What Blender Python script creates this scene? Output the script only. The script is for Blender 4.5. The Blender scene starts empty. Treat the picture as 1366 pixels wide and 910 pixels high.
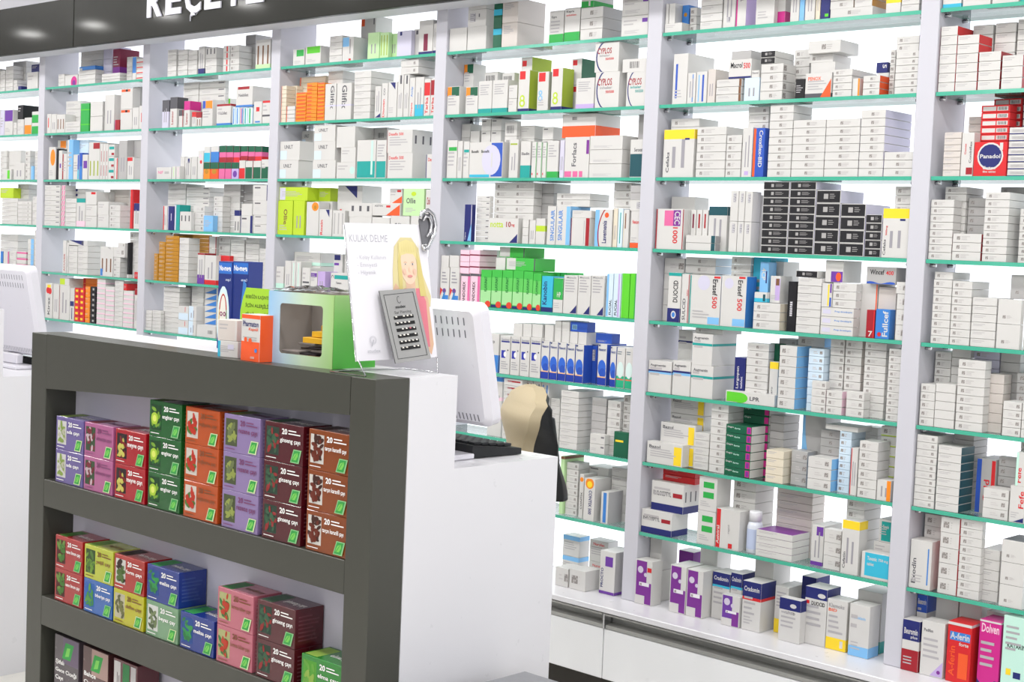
import bpy, math, random
import numpy as np
from mathutils import Matrix, Vector

random.seed(7)
SC = bpy.context.scene
COL = SC.collection

# ---------------------------------------------------------------- camera
EYE = 1.40
YAW, PITCH, ROLL, FPX = math.radians(-43.05885884), math.radians(-3.65696118), math.radians(2.368619), 1939.79
_cy, _sy = math.cos(YAW), math.sin(YAW)
CF = np.array([_sy*math.cos(PITCH), _cy*math.cos(PITCH), math.sin(PITCH)])
_r = np.array([_cy, -_sy, 0.0]); _u = np.cross(_r, CF)
CR = math.cos(ROLL)*_r + math.sin(ROLL)*_u
CU = -math.sin(ROLL)*_r + math.cos(ROLL)*_u
cd = bpy.data.cameras.new('camera'); cam = bpy.data.objects.new('camera', cd); COL.objects.link(cam)
cam.matrix_world = Matrix(((CR[0], CU[0], -CF[0], 0), (CR[1], CU[1], -CF[1], 0), (CR[2], CU[2], -CF[2], EYE), (0, 0, 0, 1)))
cd.sensor_width = 36; cd.lens = FPX*36/1366; cd.clip_start = 0.02
SC.camera = cam

def ray(px, py): return CF + CR*(px-683)/FPX + CU*(455-py)/FPX
def at_y(px, py, Y): d = ray(px, py); p = d*Y/d[1]; return Vector((p[0], p[1], p[2]+EYE))
def at_x(px, py, X): d = ray(px, py); p = d*X/d[0]; return Vector((p[0], p[1], p[2]+EYE))
def at_z(px, py, Z): d = ray(px, py); p = d*(Z-EYE)/d[2]; return Vector((p[0], p[1], Z))
def solve_x(px, Y, Z):            # X of the point on (Y, Z) that shows in photo column px
    a = CR*FPX - CF*(px-683); return -(a[1]*Y + a[2]*(Z-EYE))/a[0]
def solve_z(py, X, Y):
    a = CU*FPX - CF*(455-py); return -(a[0]*X + a[1]*Y)/a[2] + EYE

# ---------------------------------------------------------------- materials
MATS = {}
def lin(h):
    h = h.lstrip('#'); out = []
    for i in (0, 2, 4):
        c = int(h[i:i+2], 16)/255
        out.append(c/12.92 if c <= .04045 else ((c+.055)/1.055)**2.4)
    return tuple(out)
def mat(hexc, rough=.5, metal=0., name=None, bump=0., coat=0., spec=.4):
    key = (hexc, rough, metal, bump, coat, spec)
    if key in MATS: return MATS[key]
    m = bpy.data.materials.new(name or 'print_'+hexc); m.use_nodes = True
    nt = m.node_tree; b = nt.nodes['Principled BSDF']
    b.inputs['Base Color'].default_value = (*lin(hexc), 1)
    b.inputs['Metallic'].default_value = metal
    b.inputs['Specular IOR Level'].default_value = spec
    if coat: b.inputs['Coat Weight'].default_value = coat; b.inputs['Coat Roughness'].default_value = .08
    tc = nt.nodes.new('ShaderNodeTexCoord'); nz = nt.nodes.new('ShaderNodeTexNoise')
    nz.inputs['Scale'].default_value = 35; nz.inputs['Detail'].default_value = 3
    nt.links.new(tc.outputs['Object'], nz.inputs['Vector'])
    mr = nt.nodes.new('ShaderNodeMapRange'); mr.inputs['To Min'].default_value = max(.02, rough-.06); mr.inputs['To Max'].default_value = min(1, rough+.06)
    nt.links.new(nz.outputs['Fac'], mr.inputs['Value']); nt.links.new(mr.outputs['Result'], b.inputs['Roughness'])
    if bump:
        bp = nt.nodes.new('ShaderNodeBump'); bp.inputs['Strength'].default_value = bump; bp.inputs['Distance'].default_value = .002
        n2 = nt.nodes.new('ShaderNodeTexNoise'); n2.inputs['Scale'].default_value = 220; nt.links.new(tc.outputs['Object'], n2.inputs['Vector'])
        nt.links.new(n2.outputs['Fac'], bp.inputs['Height']); nt.links.new(bp.outputs['Normal'], b.inputs['Normal'])
    MATS[key] = m; return m
def grad_mat(name, axis, stops, lo, hi, rough=.35):
    m = bpy.data.materials.new(name); m.use_nodes = True; nt = m.node_tree; b = nt.nodes['Principled BSDF']
    tc = nt.nodes.new('ShaderNodeTexCoord'); sp = nt.nodes.new('ShaderNodeSeparateXYZ'); nt.links.new(tc.outputs['Object'], sp.inputs[0])
    mr = nt.nodes.new('ShaderNodeMapRange'); mr.inputs['From Min'].default_value = lo; mr.inputs['From Max'].default_value = hi
    nt.links.new(sp.outputs[axis], mr.inputs['Value']); cr = nt.nodes.new('ShaderNodeValToRGB')
    els = cr.color_ramp.elements
    while len(els) < len(stops): els.new(.5)
    for e, (p, c) in zip(els, stops): e.position = p; e.color = (*lin(c), 1)
    nt.links.new(mr.outputs[0], cr.inputs[0]); nt.links.new(cr.outputs[0], b.inputs['Base Color'])
    b.inputs['Roughness'].default_value = rough
    return m
def glass_mat(name, tint, gloss=.08, refl=None):
    m = bpy.data.materials.new(name); m.use_nodes = True; nt = m.node_tree; nt.nodes.remove(nt.nodes['Principled BSDF'])
    out = nt.nodes['Material Output']; tr = nt.nodes.new('ShaderNodeBsdfTransparent'); tr.inputs[0].default_value = (*lin(tint), 1)
    gl = nt.nodes.new('ShaderNodeBsdfGlossy'); gl.inputs['Roughness'].default_value = .02
    fr = nt.nodes.new('ShaderNodeFresnel'); fr.inputs['IOR'].default_value = 1.5
    mx = nt.nodes.new('ShaderNodeMixShader')
    mp = nt.nodes.new('ShaderNodeMath'); mp.operation = 'MULTIPLY_ADD'; mp.inputs[1].default_value = .85; mp.inputs[2].default_value = gloss*.2
    nt.links.new(fr.outputs[0], mp.inputs[0]); nt.links.new(mp.outputs[0], mx.inputs[0])
    nt.links.new(tr.outputs[0], mx.inputs[1]); nt.links.new(gl.outputs[0], mx.inputs[2]); nt.links.new(mx.outputs[0], out.inputs[0])
    return m
def emit_mat(name, hexc, s):
    m = bpy.data.materials.new(name); m.use_nodes = True; nt = m.node_tree
    b = nt.nodes['Principled BSDF']; b.inputs['Base Color'].default_value = (.8, .8, .8, 1)
    tc = nt.nodes.new('ShaderNodeTexCoord'); nz = nt.nodes.new('ShaderNodeTexNoise'); nz.inputs['Scale'].default_value = 1.5
    nt.links.new(tc.outputs['Object'], nz.inputs['Vector'])
    mr = nt.nodes.new('ShaderNodeMapRange'); mr.inputs['To Min'].default_value = s*.93; mr.inputs['To Max'].default_value = s*1.07
    nt.links.new(nz.outputs['Fac'], mr.inputs['Value']); nt.links.new(mr.outputs[0], b.inputs['Emission Strength'])
    b.inputs['Emission Color'].default_value = (*lin(hexc), 1)
    return m

M_WHITE = mat('DFDEE2', .3, name='white_laminate', coat=.2)
M_POST = mat('C7C6CE', .4, name='white_post_laminate')
M_GREY = mat('43433C', .36, name='grey_laminate', coat=.12)
M_DOOR = mat('EDEEF0', .3, name='drawer_front', coat=.2)
M_ALU = mat('B5B5B2', .42, .55, name='brushed_aluminium')
M_CHROME = mat('C9C9CC', .15, 1., name='chrome')
M_DARK = mat('34302B', .5, name='dark_kick')
M_BLACK = mat('17181A', .45, name='black_plastic')
M_GLASS = glass_mat('shelf_glass', 'F2FBF8')
M_EDGE = mat('4AAE93', .15, name='green_glass_edge', coat=.5)
M_BACK = emit_mat('backlit_panel', 'F6F8FF', 1.3)
M_CLEAR = glass_mat('clear_plastic', 'FBFBFB', .3)

# ---------------------------------------------------------------- mesh helpers
class MB:
    def __init__(s): s.v = []; s.f = []; s.m = []; s.mats = []; s.sm = []
    def mi(s, m):
        if m not in s.mats: s.mats.append(m)
        return s.mats.index(m)
    def poly(s, pts, m, smooth=False):
        i = len(s.v); s.v += [tuple(p) for p in pts]; s.f.append(tuple(range(i, i+len(pts)))); s.m.append(s.mi(m)); s.sm.append(smooth)
    def raw(s, vs, fs, m, smooth=False):
        i = len(s.v); s.v += [tuple(p) for p in vs]; k = s.mi(m)
        for f in fs: s.f.append(tuple(i+j for j in f)); s.m.append(k); s.sm.append(smooth)
    def box(s, x0, x1, y0, y1, z0, z1, m, c=.0008, mats=None, M=None):
        """chamfered box; mats: dict of face -> material among '-x +x -y +y -z +z'"""
        c = min(c, .2*min(x1-x0, y1-y0, z1-z0)); X = (x0, x1); Y = (y0, y1); Z = (z0, z1)
        vid = {}; vs = []
        for a in (0, 1):
            for b in (0, 1):
                for d in (0, 1):
                    sx, sy, sz = (1, -1)[a], (1, -1)[b], (1, -1)[d]
                    for ax in range(3):
                        p = [X[a]+sx*c, Y[b]+sy*c, Z[d]+sz*c]; p[ax] = (X[a], Y[b], Z[d])[ax]
                        vid[(a, b, d, ax)] = len(vs); vs.append(tuple(p) if M is None else tuple(M @ Vector(p)))
        F = []; K = []
        def add(ids, key):
            F.append([vid[i] for i in ids]); K.append(key)
        for a in (0, 1):
            q = [(a, 0, 0, 0), (a, 1, 0, 0), (a, 1, 1, 0), (a, 0, 1, 0)]; add(q if a else q[::-1], ('-x', '+x')[a])
            q = [(0, a, 0, 1), (1, a, 0, 1), (1, a, 1, 1), (0, a, 1, 1)]; add(q[::-1] if a else q, ('-y', '+y')[a])
            q = [(0, 0, a, 2), (1, 0, a, 2), (1, 1, a, 2), (0, 1, a, 2)]; add(q if a else q[::-1], ('-z', '+z')[a])
        for a in (0, 1):
            for b in (0, 1):
                q = [(a, b, 0, 0), (a, b, 0, 1), (a, b, 1, 1), (a, b, 1, 0)]; add(q if a != b else q[::-1], None)
                q = [(a, 0, b, 0), (a, 1, b, 0), (a, 1, b, 2), (a, 0, b, 2)]; add(q if a == b else q[::-1], None)
                q = [(0, a, b, 1), (1, a, b, 1), (1, a, b, 2), (0, a, b, 2)]; add(q if a != b else q[::-1], None)
                for d in (0, 1):
                    q = [(a, b, d, 0), (a, b, d, 1), (a, b, d, 2)]; add(q if (a+b+d) % 2 else q[::-1], None)
        i = len(s.v); s.v += vs
        for f, k in zip(F, K):
            mm = (mats or {}).get(k, m); s.f.append(tuple(i+j for j in f)); s.m.append(s.mi(mm)); s.sm.append(False)
    def prism(s, pts, a, b, m, axis='z'):
        """polygon extruded from a to b along an axis; pts are the other two coordinates"""
        def P(p, h): return {'z': (p[0], p[1], h), 'y': (p[0], h, p[1]), 'x': (h, p[0], p[1])}[axis]
        n = len(pts); i = len(s.v); s.v += [P(p, a) for p in pts]+[P(p, b) for p in pts]; k = s.mi(m)
        s.f.append(tuple(range(i, i+n))[::-1]); s.f.append(tuple(range(i+n, i+2*n)))
        for j in range(n): s.f.append((i+j, i+(j+1) % n, i+n+(j+1) % n, i+n+j))
        s.m += [k]*(n+2); s.sm += [False]*(n+2)
    def tube(s, pts, r, m, n=10, caps=True):
        pts = [Vector(p) for p in pts]; R = r if isinstance(r, (list, tuple)) else [r]*len(pts); rings = []; k = s.mi(m); up = None
        for i, p in enumerate(pts):
            t = (pts[min(i+1, len(pts)-1)]-pts[max(i-1, 0)]).normalized()
            if up is None: up = t.orthogonal().normalized()
            up = (up-t*up.dot(t)).normalized(); w = t.cross(up)
            b = len(s.v); s.v += [tuple(p+(up*math.cos(2*math.pi*j/n)+w*math.sin(2*math.pi*j/n))*R[i]) for j in range(n)]; rings.append(b)
        for a, b in zip(rings, rings[1:]):
            for j in range(n): s.f.append((a+j, a+(j+1) % n, b+(j+1) % n, b+j)); s.m.append(k); s.sm.append(True)
        if caps:
            s.f.append(tuple(rings[0]+j for j in range(n))[::-1]); s.f.append(tuple(rings[-1]+j for j in range(n))); s.m += [k, k]; s.sm += [False, False]
    def lathe(s, prof, m, n=24, c=(0, 0, 0)):
        k = s.mi(m); rings = []
        for r, z in prof:
            rings.append(len(s.v)); s.v += [(c[0]+r*math.cos(2*math.pi*j/n), c[1]+r*math.sin(2*math.pi*j/n), c[2]+z) for j in range(n)]
        for a, b in zip(rings, rings[1:]):
            for j in range(n): s.f.append((a+j, a+(j+1) % n, b+(j+1) % n, b+j)); s.m.append(k); s.sm.append(True)
        s.f.append(tuple(rings[0]+j for j in range(n))[::-1]); s.f.append(tuple(rings[-1]+j for j in range(n))); s.m += [k, k]; s.sm += [False, False]
    def mesh(s, name):
        me = bpy.data.meshes.new(name); me.from_pydata(s.v, [], s.f)
        for m in s.mats: me.materials.append(m)
        me.polygons.foreach_set('material_index', s.m); me.polygons.foreach_set('use_smooth', s.sm); me.update(); return me
    def obj(s, name, parent=None, loc=None, rz=0):
        o = bpy.data.objects.new(name, s.mesh(name)); COL.objects.link(o)
        if parent is not None: o.parent = parent
        if loc is not None: o.location = loc
        o.rotation_euler.z = rz
        return o
def tag(o, label, cat, group=None):
    o['label'] = label; o['category'] = cat
    if group: o['group'] = group
    return o
def thing(name, label, cat, loc=(0, 0, 0), rz=0, group=None):
    o = bpy.data.objects.new(name, None); COL.objects.link(o); o.location = loc; o.rotation_euler.z = rz; o.empty_display_size = .05
    return tag(o, label, cat, group)
def struct(o): o['kind'] = 'structure'; return o

# ---------------------------------------------------------------- lettering
_TX = {}
def text_geo(s, bold=0.0):
    """normalised lettering: verts in 0..1 x 0..1 with the aspect it has"""
    key = (s, bold)
    if key in _TX: return _TX[key]
    cu = bpy.data.curves.new('t', 'FONT'); cu.body = s; cu.resolution_u = 2; cu.offset = bold
    ob = bpy.data.objects.new('t', cu); COL.objects.link(ob); bpy.context.view_layer.update()
    me = ob.evaluated_get(bpy.context.evaluated_depsgraph_get()).to_mesh()
    vs = [tuple(v.co[:2]) for v in me.vertices]; fs = [tuple(p.vertices) for p in me.polygons]
    ob.to_mesh_clear() if False else None
    bpy.data.objects.remove(ob); bpy.data.curves.remove(cu)
    if not vs: vs = [(0, 0), (1, 0), (1, 1)]; fs = [(0, 1, 2)]
    x0 = min(v[0] for v in vs); x1 = max(v[0] for v in vs); y0 = min(v[1] for v in vs); y1 = max(v[1] for v in vs)
    vs = [((a-x0)/(x1-x0), (b-y0)/(y1-y0)) for a, b in vs]
    _TX[key] = (vs, fs, (x1-x0)/(y1-y0)); return _TX[key]

class Face:
    """a frame on a face to print on: O + u*U + v*V, lifted along N a little more with each mark"""
    def __init__(s, mb, O, U, V, N): s.mb = mb; s.O = Vector(O); s.U = Vector(U); s.V = Vector(V); s.N = Vector(N).normalized(); s.k = 1; s.asp = s.U.length/s.V.length; s.ccw = s.U.cross(s.V).dot(s.N) > 0
    def P(s, u, v): u = min(max(u, .004), .996); v = min(max(v, .004), .996); return s.O+s.U*u+s.V*v+s.N*(.00012*s.k)
    def poly(s, pts, c):
        m = c if not isinstance(c, str) else mat(c)
        q = [s.P(*p) for p in pts]; a = sum(pts[i][0]*pts[(i+1) % len(pts)][1]-pts[(i+1) % len(pts)][0]*pts[i][1] for i in range(len(pts)))
        if (a > 0) != s.ccw: q = q[::-1]
        s.mb.poly(q, m)
    def up(s): s.k += 1
    def rect(s, u0, v0, u1, v1, c): s.poly([(u0, v0), (u1, v0), (u1, v1), (u0, v1)], c); s.up()
    def ell(s, u, v, ru, rv, c, n=18, a0=0, a1=360):
        s.poly([(u+ru*math.cos(math.radians(a0+(a1-a0)*i/n)), v+rv*math.sin(math.radians(a0+(a1-a0)*i/n))) for i in range(n if a1-a0 == 360 else n+1)], c); s.up()
    def circ(s, u, v, ru, c): s.ell(u, v, ru, ru*s.asp, c)
    def arc(s, u, v, ru, rv, w, c, a0, a1, n=16):
        for i in range(n):
            a, b = [math.radians(a0+(a1-a0)*(i+j)/n) for j in (0, 1)]
            s.poly([(u+ru*math.cos(a), v+rv*math.sin(a)), (u+ru*math.cos(b), v+rv*math.sin(b)), (u+(ru-w)*math.cos(b), v+(rv-w*s.asp)*math.sin(b)), (u+(ru-w)*math.cos(a), v+(rv-w*s.asp)*math.sin(a))], c)
        s.up()
    def text(s, t, u0, v0, u1, v1, c, rot=0, bold=0.0, fit=False):
        vs, fs, asp = text_geo(t, bold); m = mat(c) if isinstance(c, str) else c
        if not fit:           # keep the letters' aspect within the rectangle when they would be stretched
            W = (u1-u0)*s.U.length; H = (v1-v0)*s.V.length; a = W/H if rot == 0 else H/W
            if a > asp*1.5:
                if rot == 0: u1 = u0+(u1-u0)*asp*1.5/a
                elif rot == 90: v1 = v0+(v1-v0)*asp*1.5/a
                else: v0 = v1-(v1-v0)*asp*1.5/a
        def mp(a, b):
            if rot == 90: a, b = 1-b, a
            elif rot == -90: a, b = b, 1-a
            return s.P(u0+(u1-u0)*a, v0+(v1-v0)*b)
        q = [mp(a, b) for a, b in vs]
        fl = fs if s.ccw else [f[::-1] for f in fs]
        s.mb.raw(q, fl, m); s.up()
    def lines(s, u0, v0, u1, v1, n, c='9C9A9C', seed=1):
        rnd = random.Random(seed)
        for i in range(n):
            v = v1-(v1-v0)*(i+.5)/n; h = (v1-v0)/n*.2; e = u0+(u1-u0)*rnd.uniform(.55, 1)
            s.poly([(u0, v-h), (e, v-h), (e, v+h), (u0, v+h)], c)
        s.up()
    def vlines(s, u0, v0, u1, v1, n, c='9C9A9C', seed=1):
        rnd = random.Random(seed)
        for i in range(n):
            u = u0+(u1-u0)*(i+.5)/n; h = (u1-u0)/n*.18; e = v0+(v1-v0)*rnd.uniform(.5, 1)
            s.poly([(u-h, v0), (u+h, v0), (u+h, e), (u-h, e)], c)
        s.up()
    def code2d(s, u, v, hv):
        """a square data code of height hv (share of the face), seen as a speckled grey square"""
        hu = hv/s.asp; s.rect(u, v, u+hu, v+hv, '8E8885')
        for a, b in ((1, 0), (1, 1), (2, 1), (0, 3), (2, 3), (3, 2)):
            s.poly([(u+hu*(a+.1)/4, v+hv*(b+.1)/4), (u+hu*(a+.9)/4, v+hv*(b+.1)/4), (u+hu*(a+.9)/4, v+hv*(b+.9)/4), (u+hu*(a+.1)/4, v+hv*(b+.9)/4)], 'B9B4B1')
        s.up()
    def barcode(s, u0, v0, u1, v1, seed=3, c='4A474A'):
        rnd = random.Random(seed); u = u0; w = (u1-u0)
        while u < u1:
            a = w*rnd.choice((.03, .05, .07)); s.poly([(u, v0), (min(u+a, u1), v0), (min(u+a, u1), v1), (u, v1)], c); u += a+w*rnd.choice((.04, .06))
        s.up()
# ---------------------------------------------------------------- the wall of shelves: measured positions
S = 3.41                                   # distance of the shelf fronts
BX = {'A': (-2.062, -1.8245), 'B': (-1.8092, -1.5730), 'C': (-1.5579, -1.3161), 'D': (-1.3003, -1.0527),
      'E': (-1.0374, -0.7886), 'F': (-0.7733, -0.5322), 'G': (-0.5173, -0.2762)}
BX = {k: (a*S, b*S) for k, (a, b) in BX.items()}
BAYS = 'ABCDEFG'
SZ = [EYE+S*z for z in (.1888, .1277, .0658, .0044, -.0576, -.1197, -.1810, -.2427)]     # shelf tops, first to eighth
BASE_Z = EYE-1.040                         # top of the deep bottom board
BACK = 3.575
TOP_Z = 2.235
ORD = ['zeroth', 'first', 'second', 'third', 'fourth', 'fifth', 'sixth', 'seventh', 'eighth', 'ninth', 'tenth', 'eleventh', 'twelfth', 'thirteenth', 'fourteenth', 'fifteenth', 'sixteenth', 'seventeenth', 'eighteenth', 'nineteenth', 'twentieth',
       'twenty-first', 'twenty-second', 'twenty-third', 'twenty-fourth', 'twenty-fifth']

# room
m = MB(); m.box(-11, 3.5, -5, 4.2, -.05, 0, mat('E0DDD6', .3, name='floor_tile', coat=.2)); struct(m.obj('floor'))
m = MB(); m.box(-11, 3.5, 3.66, 3.76, 0, 2.8, mat('E4E3E8', .6, name='painted_wall')); struct(m.obj('wall_back'))
m = MB(); m.box(-11.1, -11, -5, 3.76, 0, 2.8, mat('E4E3E8', .6)); struct(m.obj('wall_left'))
m = MB(); m.box(-11, 3.5, -5, 4.2, 2.8, 2.85, mat('EDEDF0', .7, name='painted_ceiling')); struct(m.obj('ceiling'))

# added frames around the fill lights behind the camera and at the right
for nm, M4 in (('fill_frame_1', Matrix.Translation((-1.5, -4.65, 1.5))), ('fill_frame_2', Matrix.Translation((3.35, -1.2, 1.5)) @ Matrix.Rotation(math.radians(90), 4, 'Z'))):
    hw = 4.0 if nm == 'fill_frame_1' else 2.5; hh = 1.2; m = MB()
    for a, b, c, d in ((-hw-.06, hw+.06, hh, hh+.06), (-hw-.06, hw+.06, -hh-.06, -hh)): m.box(a, b, -.03, .03, c, d, M_ALU, M=M4)
    for i in range(5): x = -hw-.03+i*(2*hw+.06)/4; m.box(x-.03, x+.03, -.03, .03, -hh, hh, M_ALU, M=M4)
    struct(m.obj(nm))
# shelving carcass: uprights, top board, lit back panels
unit = thing('wall_shelving', 'long white wall shelving with backlit panels and slim uprights', 'shelving', (-4, S, .362))
edges = []
for k in BAYS: edges += list(BX[k])
edges = [edges[0]-.052]+edges+[edges[-1]+.052]
def part(mb, name, parent):
    o = mb.obj(name); o.parent = parent; bpy.context.view_layer.update(); o.matrix_parent_inverse = parent.matrix_world.inverted(); return o
bpy.context.view_layer.update()
upr = []
for i in range(0, len(edges), 2):
    m = MB(); m.box(edges[i], edges[i+1], S-.004, 3.645, BASE_Z, TOP_Z, M_POST, c=.0015)
    u = part(m, 'upright', unit); upr.append(u)
m = MB(); m.box(edges[0], edges[-1], S, 3.645, TOP_Z, TOP_Z+.02, M_POST); part(m, 'top_board', unit)
for k in BAYS:
    m = MB(); m.box(BX[k][0], BX[k][1], BACK, BACK+.03, BASE_Z, TOP_Z, M_POST, mats={'-y': M_BACK}); part(m, 'back_panel', unit)
# clips under every shelf end, sub-parts of the upright they are fixed to
for bi, k in enumerate(BAYS):
    for z in SZ:
        for side, ui in ((0, bi), (1, bi+1)):
            for yy in (S+.028, S+.125):
                x = BX[k][side]; s = 1 if side == 0 else -1
                m = MB(); m.tube([(x, yy, z-.0155), (x+s*.016, yy, z-.0155)], [.0048, .0042], M_CHROME, 10)
                m.box(min(x, x+s*.014), max(x, x+s*.014), yy-.006, yy+.006, z-.0112, z-.0102, M_CHROME)
                o = part(m, 'shelf_clip', upr[ui])
# glass shelves
BAYNAME = {'A': 'first', 'B': 'second', 'C': 'third', 'D': 'fourth', 'E': 'fifth', 'F': 'sixth', 'G': 'seventh'}
for k in BAYS:
    for i, z in enumerate(SZ):
        x0, x1 = BX[k][0]+.0012, BX[k][1]-.0012
        g = MB(); g.box(x0, x1, S+.0015, 3.568, z-.010, z, M_GLASS, c=.0004)
        o = g.obj('glass_shelf')
        e = MB(); e.box(x0, x1, S, S+.0014, z-.010, z, M_EDGE, c=.0002)
        e.box(x0, x1, 3.5682, 3.5696, z-.010, z, M_EDGE, c=.0002)
        ed = e.obj('polished_edge', o); ed['label'] = 'polished green glass edges'
        tag(o, 'clear glass shelf with green edge, %s from top in %s bay from left' % (ORD[i+1], BAYNAME[k]), 'glass shelf', 'glass shelves')

# deep board and drawer cabinets below
m = MB(); m.box(edges[0], edges[-1], S-.125, 3.645, BASE_Z-.018, BASE_Z-.0005, M_WHITE, c=.002)
tag(m.obj('bottom_board'), 'deep white board running under all the shelf bays', 'board')
cuts = [(edges[2*i]+edges[2*i+1])/2 for i in range(8)]
for i, k in enumerate(BAYS):
    a, b = cuts[i]+.001, cuts[i+1]-.001
    t = thing('drawer_cabinet', 'low white drawer cabinet with aluminium grip below %s bay from left' % BAYNAME[k], 'cabinet', ((a+b)/2, 3.4, 0), 0, 'drawer cabinets under the shelves')
    bpy.context.view_layer.update()
    m = MB(); m.box(a, b, S-.07, 3.645, .13, BASE_Z-.0195, M_WHITE); part(m, 'body', t)
    m = MB(); m.box(a+.0005, b-.0005, S-.113, S-.071, .142, BASE_Z-.068, M_DOOR, c=.0015); dr = part(m, 'drawer', t)
    m = MB(); yb = S-.0705
    m.prism([(yb, BASE_Z-.021), (yb-.05, BASE_Z-.021), (yb-.05, BASE_Z-.026), (yb-.012, BASE_Z-.030), (yb-.010, BASE_Z-.052), (yb-.044, BASE_Z-.056), (yb-.044, BASE_Z-.066), (yb, BASE_Z-.066)], a+.007, b-.0005, M_ALU, 'x')
    h = part(m, 'grip_profile', t); h['label'] = 'brushed aluminium grip channel'
    m = MB(); m.box(a, b, S-.06, 3.6, 0.0, .129, M_DARK); part(m, 'plinth', t)
    if i < 7:
        m = MB(); m.box(a+.0006, a+.006, yb-.0511, yb-.02, BASE_Z-.066, BASE_Z-.021, M_CHROME); part(m, 'end_cap', t)

# fascia with the sign
F_Y = 3.28; FZ0 = 2.182; FZ1 = 2.392
fa = thing('fascia_sign', 'dark olive grey fascia board with pale raised sign letters above the shelves', 'sign', (-4, F_Y, FZ0))
bpy.context.view_layer.update()
M_FASC = mat('20201B', .36, name='fascia_gloss', coat=.13, spec=.1)
sx = at_y(98, 45, F_Y).x
for a, b in ((-7.6, sx-.002), (sx+.002, -3.2), (-3.196, .2)):
    m = MB(); m.box(a, b, F_Y, F_Y+.022, FZ0, FZ1, M_FASC, c=.0015); part(m, 'fascia_board', fa)
m = MB(); m.box(-7.6, .2, F_Y+.023, S, FZ0+.002, FZ0+.014, mat('DADAE0', .5)); part(m, 'soffit', fa)
# the word reads RECETE with a cedilla; its upper edge runs out of the photo
xa = at_y(196, 12, F_Y).x; xb = at_y(357, -6, F_Y).x; zb = (at_y(200, 23.5, F_Y).z+at_y(330, 6, F_Y).z)/2
LET = mat('D9D8E2', .35, name='sign_letter_white'); W = (xb-xa)/6
for i, ch in enumerate('REÇETE'):
    vs, fs, asp = text_geo(ch, .035); hh = .118
    lo = -.30*hh if ch == 'Ç' else 0; zz = zb+lo
    m = MB(); w = W*.80; x = xa+W*i+W*.06
    H = hh-lo
    front = [(x+a*w, F_Y-.006, zz+b*H) for a, b in vs]; back = [(x+a*w, F_Y-.0005, zz+b*H) for a, b in vs]
    m.raw(front, fs, LET); n = len(front)
    cnt = {}
    for f in fs:
        for j in range(len(f)):
            e = (f[j], f[(j+1) % len(f)]); cnt[e] = 1
    allv = front+back
    rim = [(a, b, b+n, a+n) for a, b in cnt if (b, a) not in cnt]
    m.raw(allv, [r[::-1] for r in rim], LET); part(m, 'sign_letter', fa)
# ---------------------------------------------------------------- medicine boxes
K = dict(med='42B648', w='D0CECB', red='D0282C', drd='9E1F2A', navy='22286B', blue='2F55B5', bl2='3D7EC9', sky='7FB8E6', cyan='39B3D1', teal='1C9C96', dtl='1B4E58', green='2FA64A', dgr='175C42',
         lime='B9D330', lgr='5FCB2F', yel='F4D22E', org='EE8A23', pink='D9679A', mag='C82A86', pur='6B3A9B', lil='BDA6D6', mar='7C1D3E', brn='7A5338', blk='1B1A1E', gry='9C9A9C', dgy='55545A',
         gold='B8801E', olv='9BAE2C', crm='DCD2BE', lav='CCC9DC', pal='CFE0EE', grn='BEE0A8', sil='B0AEAD', pk2='EBC6D6', spur='7A2F8E', oran='EA5A2A', warm='CFC7C1', mnt='BFE5D6')
KN = dict(med='green', w='white', red='red', drd='dark red', navy='navy', blue='blue', bl2='blue', sky='light blue', cyan='cyan', teal='teal', dtl='dark teal', green='green', dgr='dark green', lime='lime', lgr='bright green',
          yel='yellow', org='orange', pink='pink', mag='magenta', pur='purple', lil='lilac', mar='maroon', brn='brown', blk='black', gry='grey', dgy='dark grey', gold='gold', olv='olive', crm='cream', lav='lavender',
          pal='pale blue', grn='pale green', sil='greyish', spur='purple', pk2='pale pink', oran='orange', warm='white', mnt='mint')
def KC(c): return K.get(c, c)
CARD = {}
def cmat(c): return mat(KC(c), .42, name='carton_'+c)
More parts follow.
